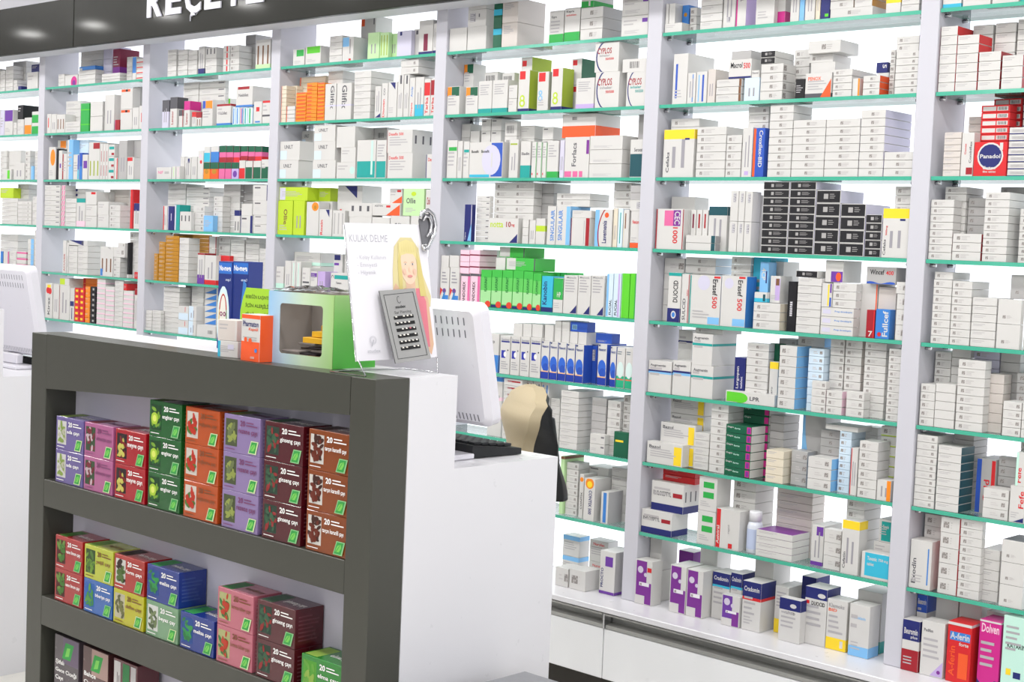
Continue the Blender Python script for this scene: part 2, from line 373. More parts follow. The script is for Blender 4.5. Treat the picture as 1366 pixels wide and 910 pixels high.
def paint(f, side, top, toks, w, d, h):
    """print the marks of a carton: f front, side and top are Face frames"""
    sd = random.Random('|'.join(toks)).randint(1, 999)
    for t in toks:
        a = t.split(':'); k = a[0]
        fl = lambda i, df: float(a[i]) if len(a) > i and a[i] else df
        if k == 'tb': f.rect(.004, 1-fl(2, .18), .996, .996, KC(a[1])); side.rect(.004, 1-fl(2, .18), .996, .996, KC(a[1]))
        elif k == 'fb': f.rect(.004, .004, .996, fl(2, .18), KC(a[1])); side.rect(.004, .004, .996, fl(2, .18), KC(a[1]))
        elif k == 'hb': f.rect(.004, fl(2, .4), .996, fl(3, .6), KC(a[1])); side.rect(.004, fl(2, .4), .996, fl(3, .6), KC(a[1]))
        elif k == 'ls': f.rect(.01, .01, fl(2, .15), .99, KC(a[1]))
        elif k == 'rs': f.rect(1-fl(2, .15), .01, .99, .99, KC(a[1]))
        elif k == 'vb': f.rect(fl(2, .4), .01, fl(3, .6), .99, KC(a[1]))
        elif k == 'rc': f.rect(fl(2, 0), fl(3, 0), fl(4, 1), fl(5, 1), KC(a[1]))
        elif k == 'sr': side.rect(fl(2, 0), fl(3, 0), fl(4, 1), fl(5, 1), KC(a[1]))
        elif k == 'ci': f.circ(fl(2, .5), fl(3, .5), fl(4, .2), KC(a[1]))
        elif k == 'el': f.ell(fl(2, .5), fl(3, .5), fl(4, .2), fl(5, .2), KC(a[1]))
        elif k == 'tri': f.poly([(fl(2, .5), .02), (.985, .02), (.985, fl(3, .25))], KC(a[1])); f.up()
        elif k == 'trt': f.poly([(fl(2, .3), .985), (.8, .985), (.8, fl(3, .75))], KC(a[1])); f.up()
        elif k == 'q': f.code2d(.14, .3, .4); f.lines(.16+.5/f.asp, .25, .62, .75, 3, 'B9B5B4', sd)
        elif k == 'qm': f.code2d(.42, .3, .4); f.lines(.38+.58/f.asp, .25, .8, .72, 3, 'B9B5B4', sd)
        elif k == 'qr': f.code2d(.72, .3, .4); f.lines(.3, .3, .66, .7, 2, 'C4C0BF', sd)
        elif k == 'qd': f.rect(.3, .32, .3+.4/f.asp, .72, 'A6A3A2'); f.lines(.36+.4/f.asp, .32, .8, .76, 3, '8F8C8C', sd)
        elif k == 'qb': f.code2d(.22, .22, .13); f.lines(.4, .22, .62, .36, 3, 'B9B5B4', sd)
        elif k == 'ln': f.lines(.08, .5, .6, .85, 2, 'B5B1B2', sd)
        elif k == 'lm': f.lines(.1, .3, .85, .72, 4, 'B0ADB0', sd)
        elif k == 'lt': f.lines(.12, .55, .85, .9, 5, 'A9A6AA', sd)
        elif k == 'lb': f.lines(.12, .12, .7, .3, 3, 'B5B2B4', sd)
        elif k == 'wd': f.rect(.74, .62, .95, .8, '77747A'); f.lines(.1, .3, .6, .6, 2, 'BBB8B9', sd)
        elif k == 'wk': f.rect(.12, .78, .5, .87, '5E5A60'); f.lines(.12, .3, .7, .6, 3, 'C9C6C7', sd)
        elif k == 'vl': f.vlines(.2, .2, .8, .85, 2, '9A979E', sd)
        elif k == 'sl':
            n = int(fl(1, 3)); c = KC(a[2]) if len(a) > 2 else '7A6E70'; v0 = fl(3, .3); v1 = fl(4, .7)
            for i in range(n): f.poly([((i+.35)/n, v0), ((i+.65)/n, v0), ((i+.65)/n, v1), ((i+.35)/n, v1)], c)
            f.up()
        elif k == 'bar': f.barcode(fl(1, .2), fl(2, .4), fl(3, .8), fl(4, .7), sd)
        elif k == 'vbar':
            f.rect(fl(1, .3), fl(2, .6), fl(3, .7), fl(4, .9), '8A878F'); f.lines(fl(1, .3), fl(2, .6), fl(3, .7), fl(4, .9), 7, 'E2E0E2', sd)
        elif k == 'sbar':
            for i in range(3): side.poly([(.1+i*.27, .4), (.16+i*.27, .4), (.16+i*.27, .75), (.1+i*.27, .75)], '55525A')
            side.up()
        elif k == 'sq': side.code2d(.05, .2, .6)
        elif k == 'tx': f.text(a[1].replace('_', ' '), fl(2, .1), fl(3, .4), fl(4, .9), fl(5, .6), KC(a[7]) if len(a) > 7 else '3A3A48', int(fl(6, 0)), .02)
        elif k == 'tp': top.rect(.03, .03, .97, .97, KC(a[1]))
        elif k == 'arc': f.arc(fl(2, 1), fl(3, .5), fl(4, .9), fl(5, .6), fl(6, .05), KC(a[1]), fl(7, 90), fl(8, 270))
        elif k == 'man':
            f.poly([(.03, .45), (.03, .2), (.3, .38)], KC('red')); f.up(); f.poly([(.03, .02), (.97, .02), (.97, .24), (.6, .24)], KC('bl2')); f.up()
            f.circ(.5, .36, .2, '6A3F86'); f.poly([(.12, .03), (.5, .34), (.62, .3), (.5, .03)], '2F7FC4'); f.up(); f.lines(.2, .55, .9, .9, 4, '98959C', sd)
        elif k == 'wave': f.poly([(.02, .02), (.98, .02), (.98, .10)]+[(1-i/10*.98, .10+.06*math.sin(i*.9)) for i in range(11)], KC(a[1])); f.up()
        elif k == 'zig':
            for i in range(2): f.poly([(i*.5+.05, .05), (i*.5+.3, .05), (i*.5+.5, .95), (i*.5+.25, .95)], KC(a[1]))
            f.up()
        elif k == 'grd':      # ripe green carton with a small red fruit at its foot
            f.rect(.01, .45, .99, .8, '5FC25A'); f.rect(.01, .1, .99, .45, '9FD596'); f.rect(.01, .01, .99, .08, K['navy']); f.ell(.75, .09, .28, .085, 'D8402A')
            f.text('KLAVUNAT', .35, .42, .62, .82, '1E7A34', 90, .03)
        elif k == 'pill': f.circ(.3, .78, .17, 'CFC6D8'); f.circ(.62, .68, .1, 'CFC6D8'); f.rect(.25, .42, .85, .5, 'E8E4EA'); f.code2d(.3, .43, .05)
        elif k == 'nas': f.rect(.01, .01, .99, .2, '1E3A9E'); f.ell(.5, .42, .46, .2, '2F63C8'); f.ell(.6, .30, .38, .12, '2450B4'); f.rect(.05, .19, .95, .22, 'EBB98A'); f.text('Nasacort', .1, .83, .9, .9, '3A4C8C', 0, .02); f.poly([(.02, .985), (.3, .985), (.16, .93)], '1E2C66'); f.up()
        elif k == 'nag': f.rect(.01, .01, .99, .3, '23A77C'); f.rect(.05, .2, .95, .23, 'D9694C'); f.ell(.5, .45, .4, .2, 'D2E6E2'); f.lines(.1, .82, .9, .92, 2, '6A7A86', sd)
        elif k == 'face': f.rect(.1, .83, .95, .87, '2B2F80'); f.rect(.14, .42, .55, .62, '2B36A0'); f.ell(.52, .52, .14, .07, 'EDEBE9'); f.circ(.8, .63, .06, '20242E'); f.lines(.15, .12, .9, .35, 4, 'A5A3A8', sd); f.text('Sterimar', .1, .88, .95, .94, '7A7F92', 0)

_MESH = {}
def carton_mesh(w, d, h, style):
    w, d, h = round(w, 3), round(d, 3), round(h, 4)
    key = (w, d, h, style)
    if key in _MESH: return _MESH[key]
    toks = style.split('+'); body = toks[0]; s = t = None; marks = []
    for k in toks[1:]:
        if k.startswith('s:'): s = k[2:]
        elif k.startswith('t:'): t = k[2:]
        else: marks.append(k)
    m = MB(); mats = {}
    if s: mats['+x'] = mats['-x'] = cmat(s)
    if t: mats['+z'] = cmat(t)
    m.box(-w/2, w/2, -d/2, d/2, 0, h, cmat(body), c=.0006, mats=mats)
    f = Face(m, (-w/2, -d/2, 0), (w, 0, 0), (0, 0, h), (0, -1, 0)); sd = Face(m, (w/2, -d/2, 0), (0, d, 0), (0, 0, h), (1, 0, 0)); tp = Face(m, (-w/2, -d/2, h), (w, 0, 0), (0, d, 0), (0, 0, 1))
    paint(f, sd, tp, marks, w, d, h)
    me = m.mesh('carton'); _MESH[key] = me; return me

ALIAS = dict(wq='w+q', wqm='w+qm', wqr='w+qr', wl='w+ln', wp='w', wlm='w+lm', wv='w+vl', bigq='w+qb', wd='w+wd', wk='w+wk', blackq='w+rc:blk:.02:.05:.98:.95+qd', barv='w+vbar:.35:.62:.7:.92', wlt='w+lt+lb')

def phrase(style, w, h):
    toks = style.split('+'); body = KN.get(toks[0], 'white'); feat = None
    rank = {'tb': 'top band', 'fb': 'foot band', 'ls': 'edge strip', 'rs': 'edge strip', 'hb': 'band', 'vb': 'stripe', 'rc': 'panel', 'ci': 'disc', 'el': 'oval', 'tri': 'corner', 'trt': 'corner', 'arc': 'arc', 'wave': 'wave', 'zig': 'zigzag'}
    for t in toks[1:]:
        a = t.split(':')
        if a[0] in rank and len(a) > 1 and a[1] in KN: feat = KN[a[1]]+' '+rank[a[0]]; break
    if not feat:
        for t in toks[1:]:
            a = t.split(':')
            if a[0] == 'tx': feat = (KN.get(a[7], 'dark') if len(a) > 7 else 'dark')+' lettering'
            elif a[0] in ('q', 'qr', 'qm', 'qb'): feat = 'code square'
            elif a[0] in ('bar', 'vbar'): feat = 'barcode'
            elif a[0] == 'man': feat = 'runner picture'
            elif a[0] == 'grd': feat = 'red fruit'
            elif a[0] == 'pill': feat = 'pill discs'
            elif a[0] in ('nas', 'nag'): feat = 'wave picture'
            elif a[0] == 'face': feat = 'face emblem'
            elif a[0] == 'sl': feat = 'dark slots'
            elif a[0] in ('ln', 'lm', 'lt', 'vl', 'wd', 'wk'): feat = 'fine print'
            if feat: break
    if not feat:
        for t in toks[1:]:
            if t.startswith('s:') and t[2:] in KN: feat = KN[t[2:]]+' side'
    if h < .3*w: sh = 'slim'
    elif h < .5*w: sh = 'flat'
    elif h > 1.3*w: sh = 'upright'
    else: sh = 'square'
    return sh, body, feat

def build_boxes(spec):
    cells = {}; cur = None
    for line in spec.strip().splitlines():
        line = line.split('#')[0].strip()
        if not line: continue
        if line[0] == '@':
            a = line[1:].split(); bay, sh = a[0][0], int(a[0][1]); ox, oy, sc = map(float, a[1:4]); cur = cells.setdefault((bay, sh), []); continue
        a = line.split(); X0, X1, YT = [float(v) for v in a[:3]]; n = int(a[3]); st = ALIAS.get(a[4], a[4]); o = {}
        st0 = st.split('+')
        if st0[0] in ALIAS: st = ALIAS[st0[0]]+''.join('+'+x for x in st0[1:])
        for t in a[5:]:
            if t == 'u': o['u'] = True
            else: kk, vv = t.split('=', 1); o[kk] = vv
        if 'c' in o: st = o['c']+st[st.index('+'):] if '+' in st else o['c']
        if 's' in o: st += '+s:'+o['s']
        if 't' in o: st += '+t:'+o['t']
        cur.append(dict(x0=ox+X0/sc, x1=ox+X1/sc, yt=oy+YT/sc, b=(oy+float(o['b'])/sc) if 'b' in o else None, n=n, st=st, d=float(o.get('d', 0.6 if sh < 9 else 0))/100, D=float(o.get('D', 9.5))/100, u='u' in o, hasd='d' in o))
    allb = []
    for (bay, sh), items in cells.items():
        L, R = BX[bay]; zb = SZ[sh-1] if sh < 9 else BASE_Z
        base = [i for i in items if not i['u']]; ups = [i for i in items if i['u']]
        for it in base:
            if it['b'] is not None:
                p = at_z((it['x0']+it['x1'])/2, it['b'], zb); it['y'] = min(max(p.y, S-.11), 3.5)
            else: it['y'] = S+it['d']
            it['X0'] = solve_x(it['x0'], it['y'], zb); it['X1'] = solve_x(it['x1'], it['y'], zb)
            it['X0'] = max(it['X0'], L+.002); it['X1'] = min(it['X1'], R-.002)
            if it['X1']-it['X0'] < .008: it['X0'] = it['X1']-.012 if it['X1'] > R-.02 else it['X0']; it['X1'] = it['X0']+.012
            it['zb'] = zb; it['zt'] = max(solve_z(it['yt'], (it['X0']+it['X1'])/2, it['y']), zb+.012)
            cap = (SZ[sh-2]-.0125 if 1 < sh < 9 else (SZ[7]-.0125 if sh == 9 else TOP_Z-.004))
            if it['X0'] < L+.019 or it['X1'] > R-.019: cap -= .0105
            it['zt'] = min(it['zt'], cap)
            it['Y1'] = min(it['y']+it['D'], BACK-.004); it['col'] = None; it['lv'] = 0
        # neighbours in one row: split small overlaps sideways, others front to back
        for i, p in enumerate(base):
            for q in base[i+1:]:
                ov = min(p['X1'], q['X1'])-max(p['X0'], q['X0'])
                if ov <= .0004: continue
                same = abs(p['y']-q['y']) < .012
                if same and ov < .35*min(p['X1']-p['X0'], q['X1']-q['X0']):
                    l, r = (p, q) if p['X0']+p['X1'] < q['X0']+q['X1'] else (q, p)
                    mid = (l['X1']+r['X0'])/2; l['X1'] = mid-.0003; r['X0'] = mid+.0003
        order = sorted(base, key=lambda i: i['y'])
        for i, p in enumerate(order):
            for q in order[i+1:]:
                ov = min(p['X1'], q['X1'])-max(p['X0'], q['X0'])
                if ov <= .0002: continue
                if q['y'] < p['Y1']+.0008:
                    lim = q['y']-.001
                    if lim-p['y'] >= .018: p['Y1'] = lim
                    else:
                        p['Y1'] = p['y']+.018; q['y'] = p['Y1']+.001; q['Y1'] = min(max(q['Y1'], q['y']+.03), BACK-.003)
                        if q['Y1']-q['y'] < .01: q['y'] = q['Y1']-.01
        ncol = 0
        for row, f in (('', [i for i in base if i['y'] < S+.035]), ('rear ', [i for i in base if i['y'] >= S+.035])):
            for j, it in enumerate(sorted(f, key=lambda i: i['X0'])): it['col'] = (row, j+1)
        placed = []
        def put(it):
            n = it['n']; H = (it['zt']-it['zb'])/n
            for k in range(n):
                w = it['X1']-it['X0']-.0014; d = it['Y1']-it['y']; h = max(H-(.0008 if n > 1 else 0), .004)
                allb.append(dict(bay=bay, sh=sh, x=(it['X0']+it['X1'])/2, y=(it['y']+it['Y1'])/2, z=it['zb']+k*H, w=w, d=d, h=h, st=it['st'], col=it['col'], lv=it['lv']+k, n=n, jit=n > 2 and k > 0))
            placed.append((it['X0'], it['X1'], it['y'], it['Y1'], it['zt'], it))
        cell0 = len(allb)
        for it in sorted(base, key=lambda i: (i['y'], i['X0'])): put(it)
        for it in ups:
            y = S+it['d']; best = None
            for _ in range(2):
                zg = zb+.05 if best is None else best[4]
                x0 = max(solve_x(it['x0'], y, zg), L+.002); x1 = min(solve_x(it['x1'], y, zg), R-.002); xm = (x0+x1)/2
                zt = solve_z(it['yt'], xm, y); cand = []
                for p in placed:
                    ov = min(p[1], x1)-max(p[0], x0)
                    if ov > .3*min(x1-x0, p[1]-p[0]) and p[4] < zt-.007 and p[2] < y+.09: cand.append(p)
                if not cand: break
                best = max(cand, key=lambda p: p[4])
                if not it['hasd']: y = best[2]+.001
            if best is None: best = (x0, x1, y, y+.08, zb, dict(col=('', 0), lv=-1, n=1))
            it['y'] = y; it['zb'] = best[4]+.0002; it['X0'], it['X1'] = x0, x1
            cap = (SZ[sh-2]-.0125 if 1 < sh < 9 else (SZ[7]-.0125 if sh == 9 else TOP_Z-.004))
            if x0 < L+.019 or x1 > R-.019: cap -= .0105
            it['zt'] = min(max(zt, it['zb']+.008), cap)
            if it['zt']-it['zb'] < .006: continue
            it['Y1'] = min(y+it['D'], BACK-.004)
            for p in placed:      # nothing may run into what already stands there
                if min(p[1], x1)-max(p[0], x0) > .0005 and p[4] > it['zb']+.0005 and p[5]['zb'] < it['zt']-.0005 if 'zb' in p[5] else False:
                    if p[2] >= y+.015: it['Y1'] = min(it['Y1'], p[2]-.001)
                    else:
                        if (p[0]+p[1])/2 < (it['X0']+it['X1'])/2: it['X0'] = max(it['X0'], p[1]+.0004)
                        else: it['X1'] = min(it['X1'], p[0]-.0004)
            if it['X1']-it['X0'] < .006 or it['Y1']-it['y'] < .006: continue
            it['col'] = best[5]['col']; it['lv'] = best[5]['lv']+best[5]['n']; put(it)
        cell = allb[cell0:]; G = .0008
        for i, p in enumerate(cell):          # last look: whatever still runs into an earlier box gives way
            for q in cell[i+1:]:
                dz = min(p['z']+p['h'], q['z']+q['h'])-max(p['z'], q['z'])
                if dz < .0002: continue
                dx = min(p['x']+p['w']/2, q['x']+q['w']/2)-max(p['x']-p['w']/2, q['x']-q['w']/2)+G
                dy = min(p['y']+p['d']/2, q['y']+q['d']/2)-max(p['y']-p['d']/2, q['y']-q['d']/2)+G
                if dx <= .0001 or dy <= .0001: continue
                if dz < min(dx, dy) and dz < .012:
                    lo = p if p['z'] < q['z'] else q; lo['h'] -= dz+.0003
                elif dx < dy and q['w']-dx > .008:
                    q['w'] -= dx; q['x'] += dx/2 if q['x'] > p['x'] else -dx/2
                elif q['d']-dy > .008:
                    q['d'] -= dy; q['y'] += dy/2 if q['y'] > p['y'] else -dy/2
                else: q['gone'] = True
        for q in cell:
            a_, b_ = max(q['x']-q['w']/2, L+.003), min(q['x']+q['w']/2, R-.003)
            if b_-a_ < .005: q['gone'] = True
            else: q['x'] = (a_+b_)/2; q['w'] = b_-a_
    return [b for b in allb if not b.get('gone')]

SEEN = {}
def link_boxes(allb):
    rnd = random.Random(3)
    LVL = ['bottom', 'second up', 'third up', 'fourth up', 'fifth up', 'sixth up', 'seventh up', 'eighth up', 'ninth up', 'tenth up', 'eleventh up', 'twelfth up', 'thirteenth up', 'fourteenth up', 'fifteenth up', 'sixteenth up']
    height = {}
    for b in allb: height[(b['bay'], b['sh'], b['col'])] = max(height.get((b['bay'], b['sh'], b['col']), 0), b['lv'])
    for b in allb:
        sh, body, feat = phrase(b['st'], b['w'], b['h'])
        top = height[(b['bay'], b['sh'], b['col'])]
        shelf = 'bottom board' if b['sh'] == 9 else ORD[b['sh']]+' shelf'
        row, c = b['col']
        pos = ('%s in %s%s stack' % (LVL[min(b['lv'], 15)], row, ORD[c])) if top > 0 else ('%s%s box along' % (row, ORD[c]))
        f = feat or 'plain faces'
        shelf2 = 'bottom board' if b['sh'] == 9 else ORD[b['sh']]+'-from-top shelf'
        lab = '%s carton with %s, %s, %s, %s-from-left bay' % (body, f, pos, shelf2, BAYNAME[b['bay']])
        if len(lab.replace(',', '').split()) > 15: lab = '%s carton, %s, %s, %s, %s-from-left bay' % (body, f, pos, shelf2, BAYNAME[b['bay']])
        b['lab'] = lab; SEEN.setdefault(lab, []).append(b)
    for lab, l in SEEN.items():
        if len(l) < 2: continue
        ax = 'x' if max(q['x'] for q in l)-min(q['x'] for q in l) >= max(q['y'] for q in l)-min(q['y'] for q in l)-.01 else 'y'
        l.sort(key=lambda q: q[ax]); n = len(l)
        W = {2: ['left', 'right'], 3: ['left', 'middle', 'right']}.get(n, [ORD[i+1]+'-from-left' for i in range(n)]) if ax == 'x' else {2: ['front', 'back']}.get(n, [ORD[i+1]+'-from-front' for i in range(n)])
        for q, t in zip(l, W): q['lab'] = t+' '+lab
    for b in allb:
        sh, body, feat = phrase(b['st'], b['w'], b['h']); lab = b['lab']; shelf = 'bottom board' if b['sh'] == 9 else ORD[b['sh']]+' shelf'
        nm = {'slim': 'slim_medicine_box', 'flat': 'flat_medicine_box', 'upright': 'upright_medicine_box', 'square': 'square_medicine_box'}[sh]
        if body not in ('white', 'cream', 'greyish', 'lavender'): nm = 'coloured_medicine_box'
        o = bpy.data.objects.new(nm, carton_mesh(b['w'], b['d'], b['h'], b['st'])); COL.objects.link(o)
        dx = rnd.uniform(-.0003, .0003) if b['jit'] else 0; rz = math.radians(rnd.uniform(-.2, .2)) if b['jit'] else 0
        o.location = (b['x']+dx, b['y']+(rnd.uniform(-.0003, .0001) if b['jit'] else 0), b['z']+.0001); o.rotation_euler.z = rz
        tag(o, lab, 'medicine box', 'medicine boxes on the %s of the %s bay' % (shelf, BAYNAME[b['bay']]))
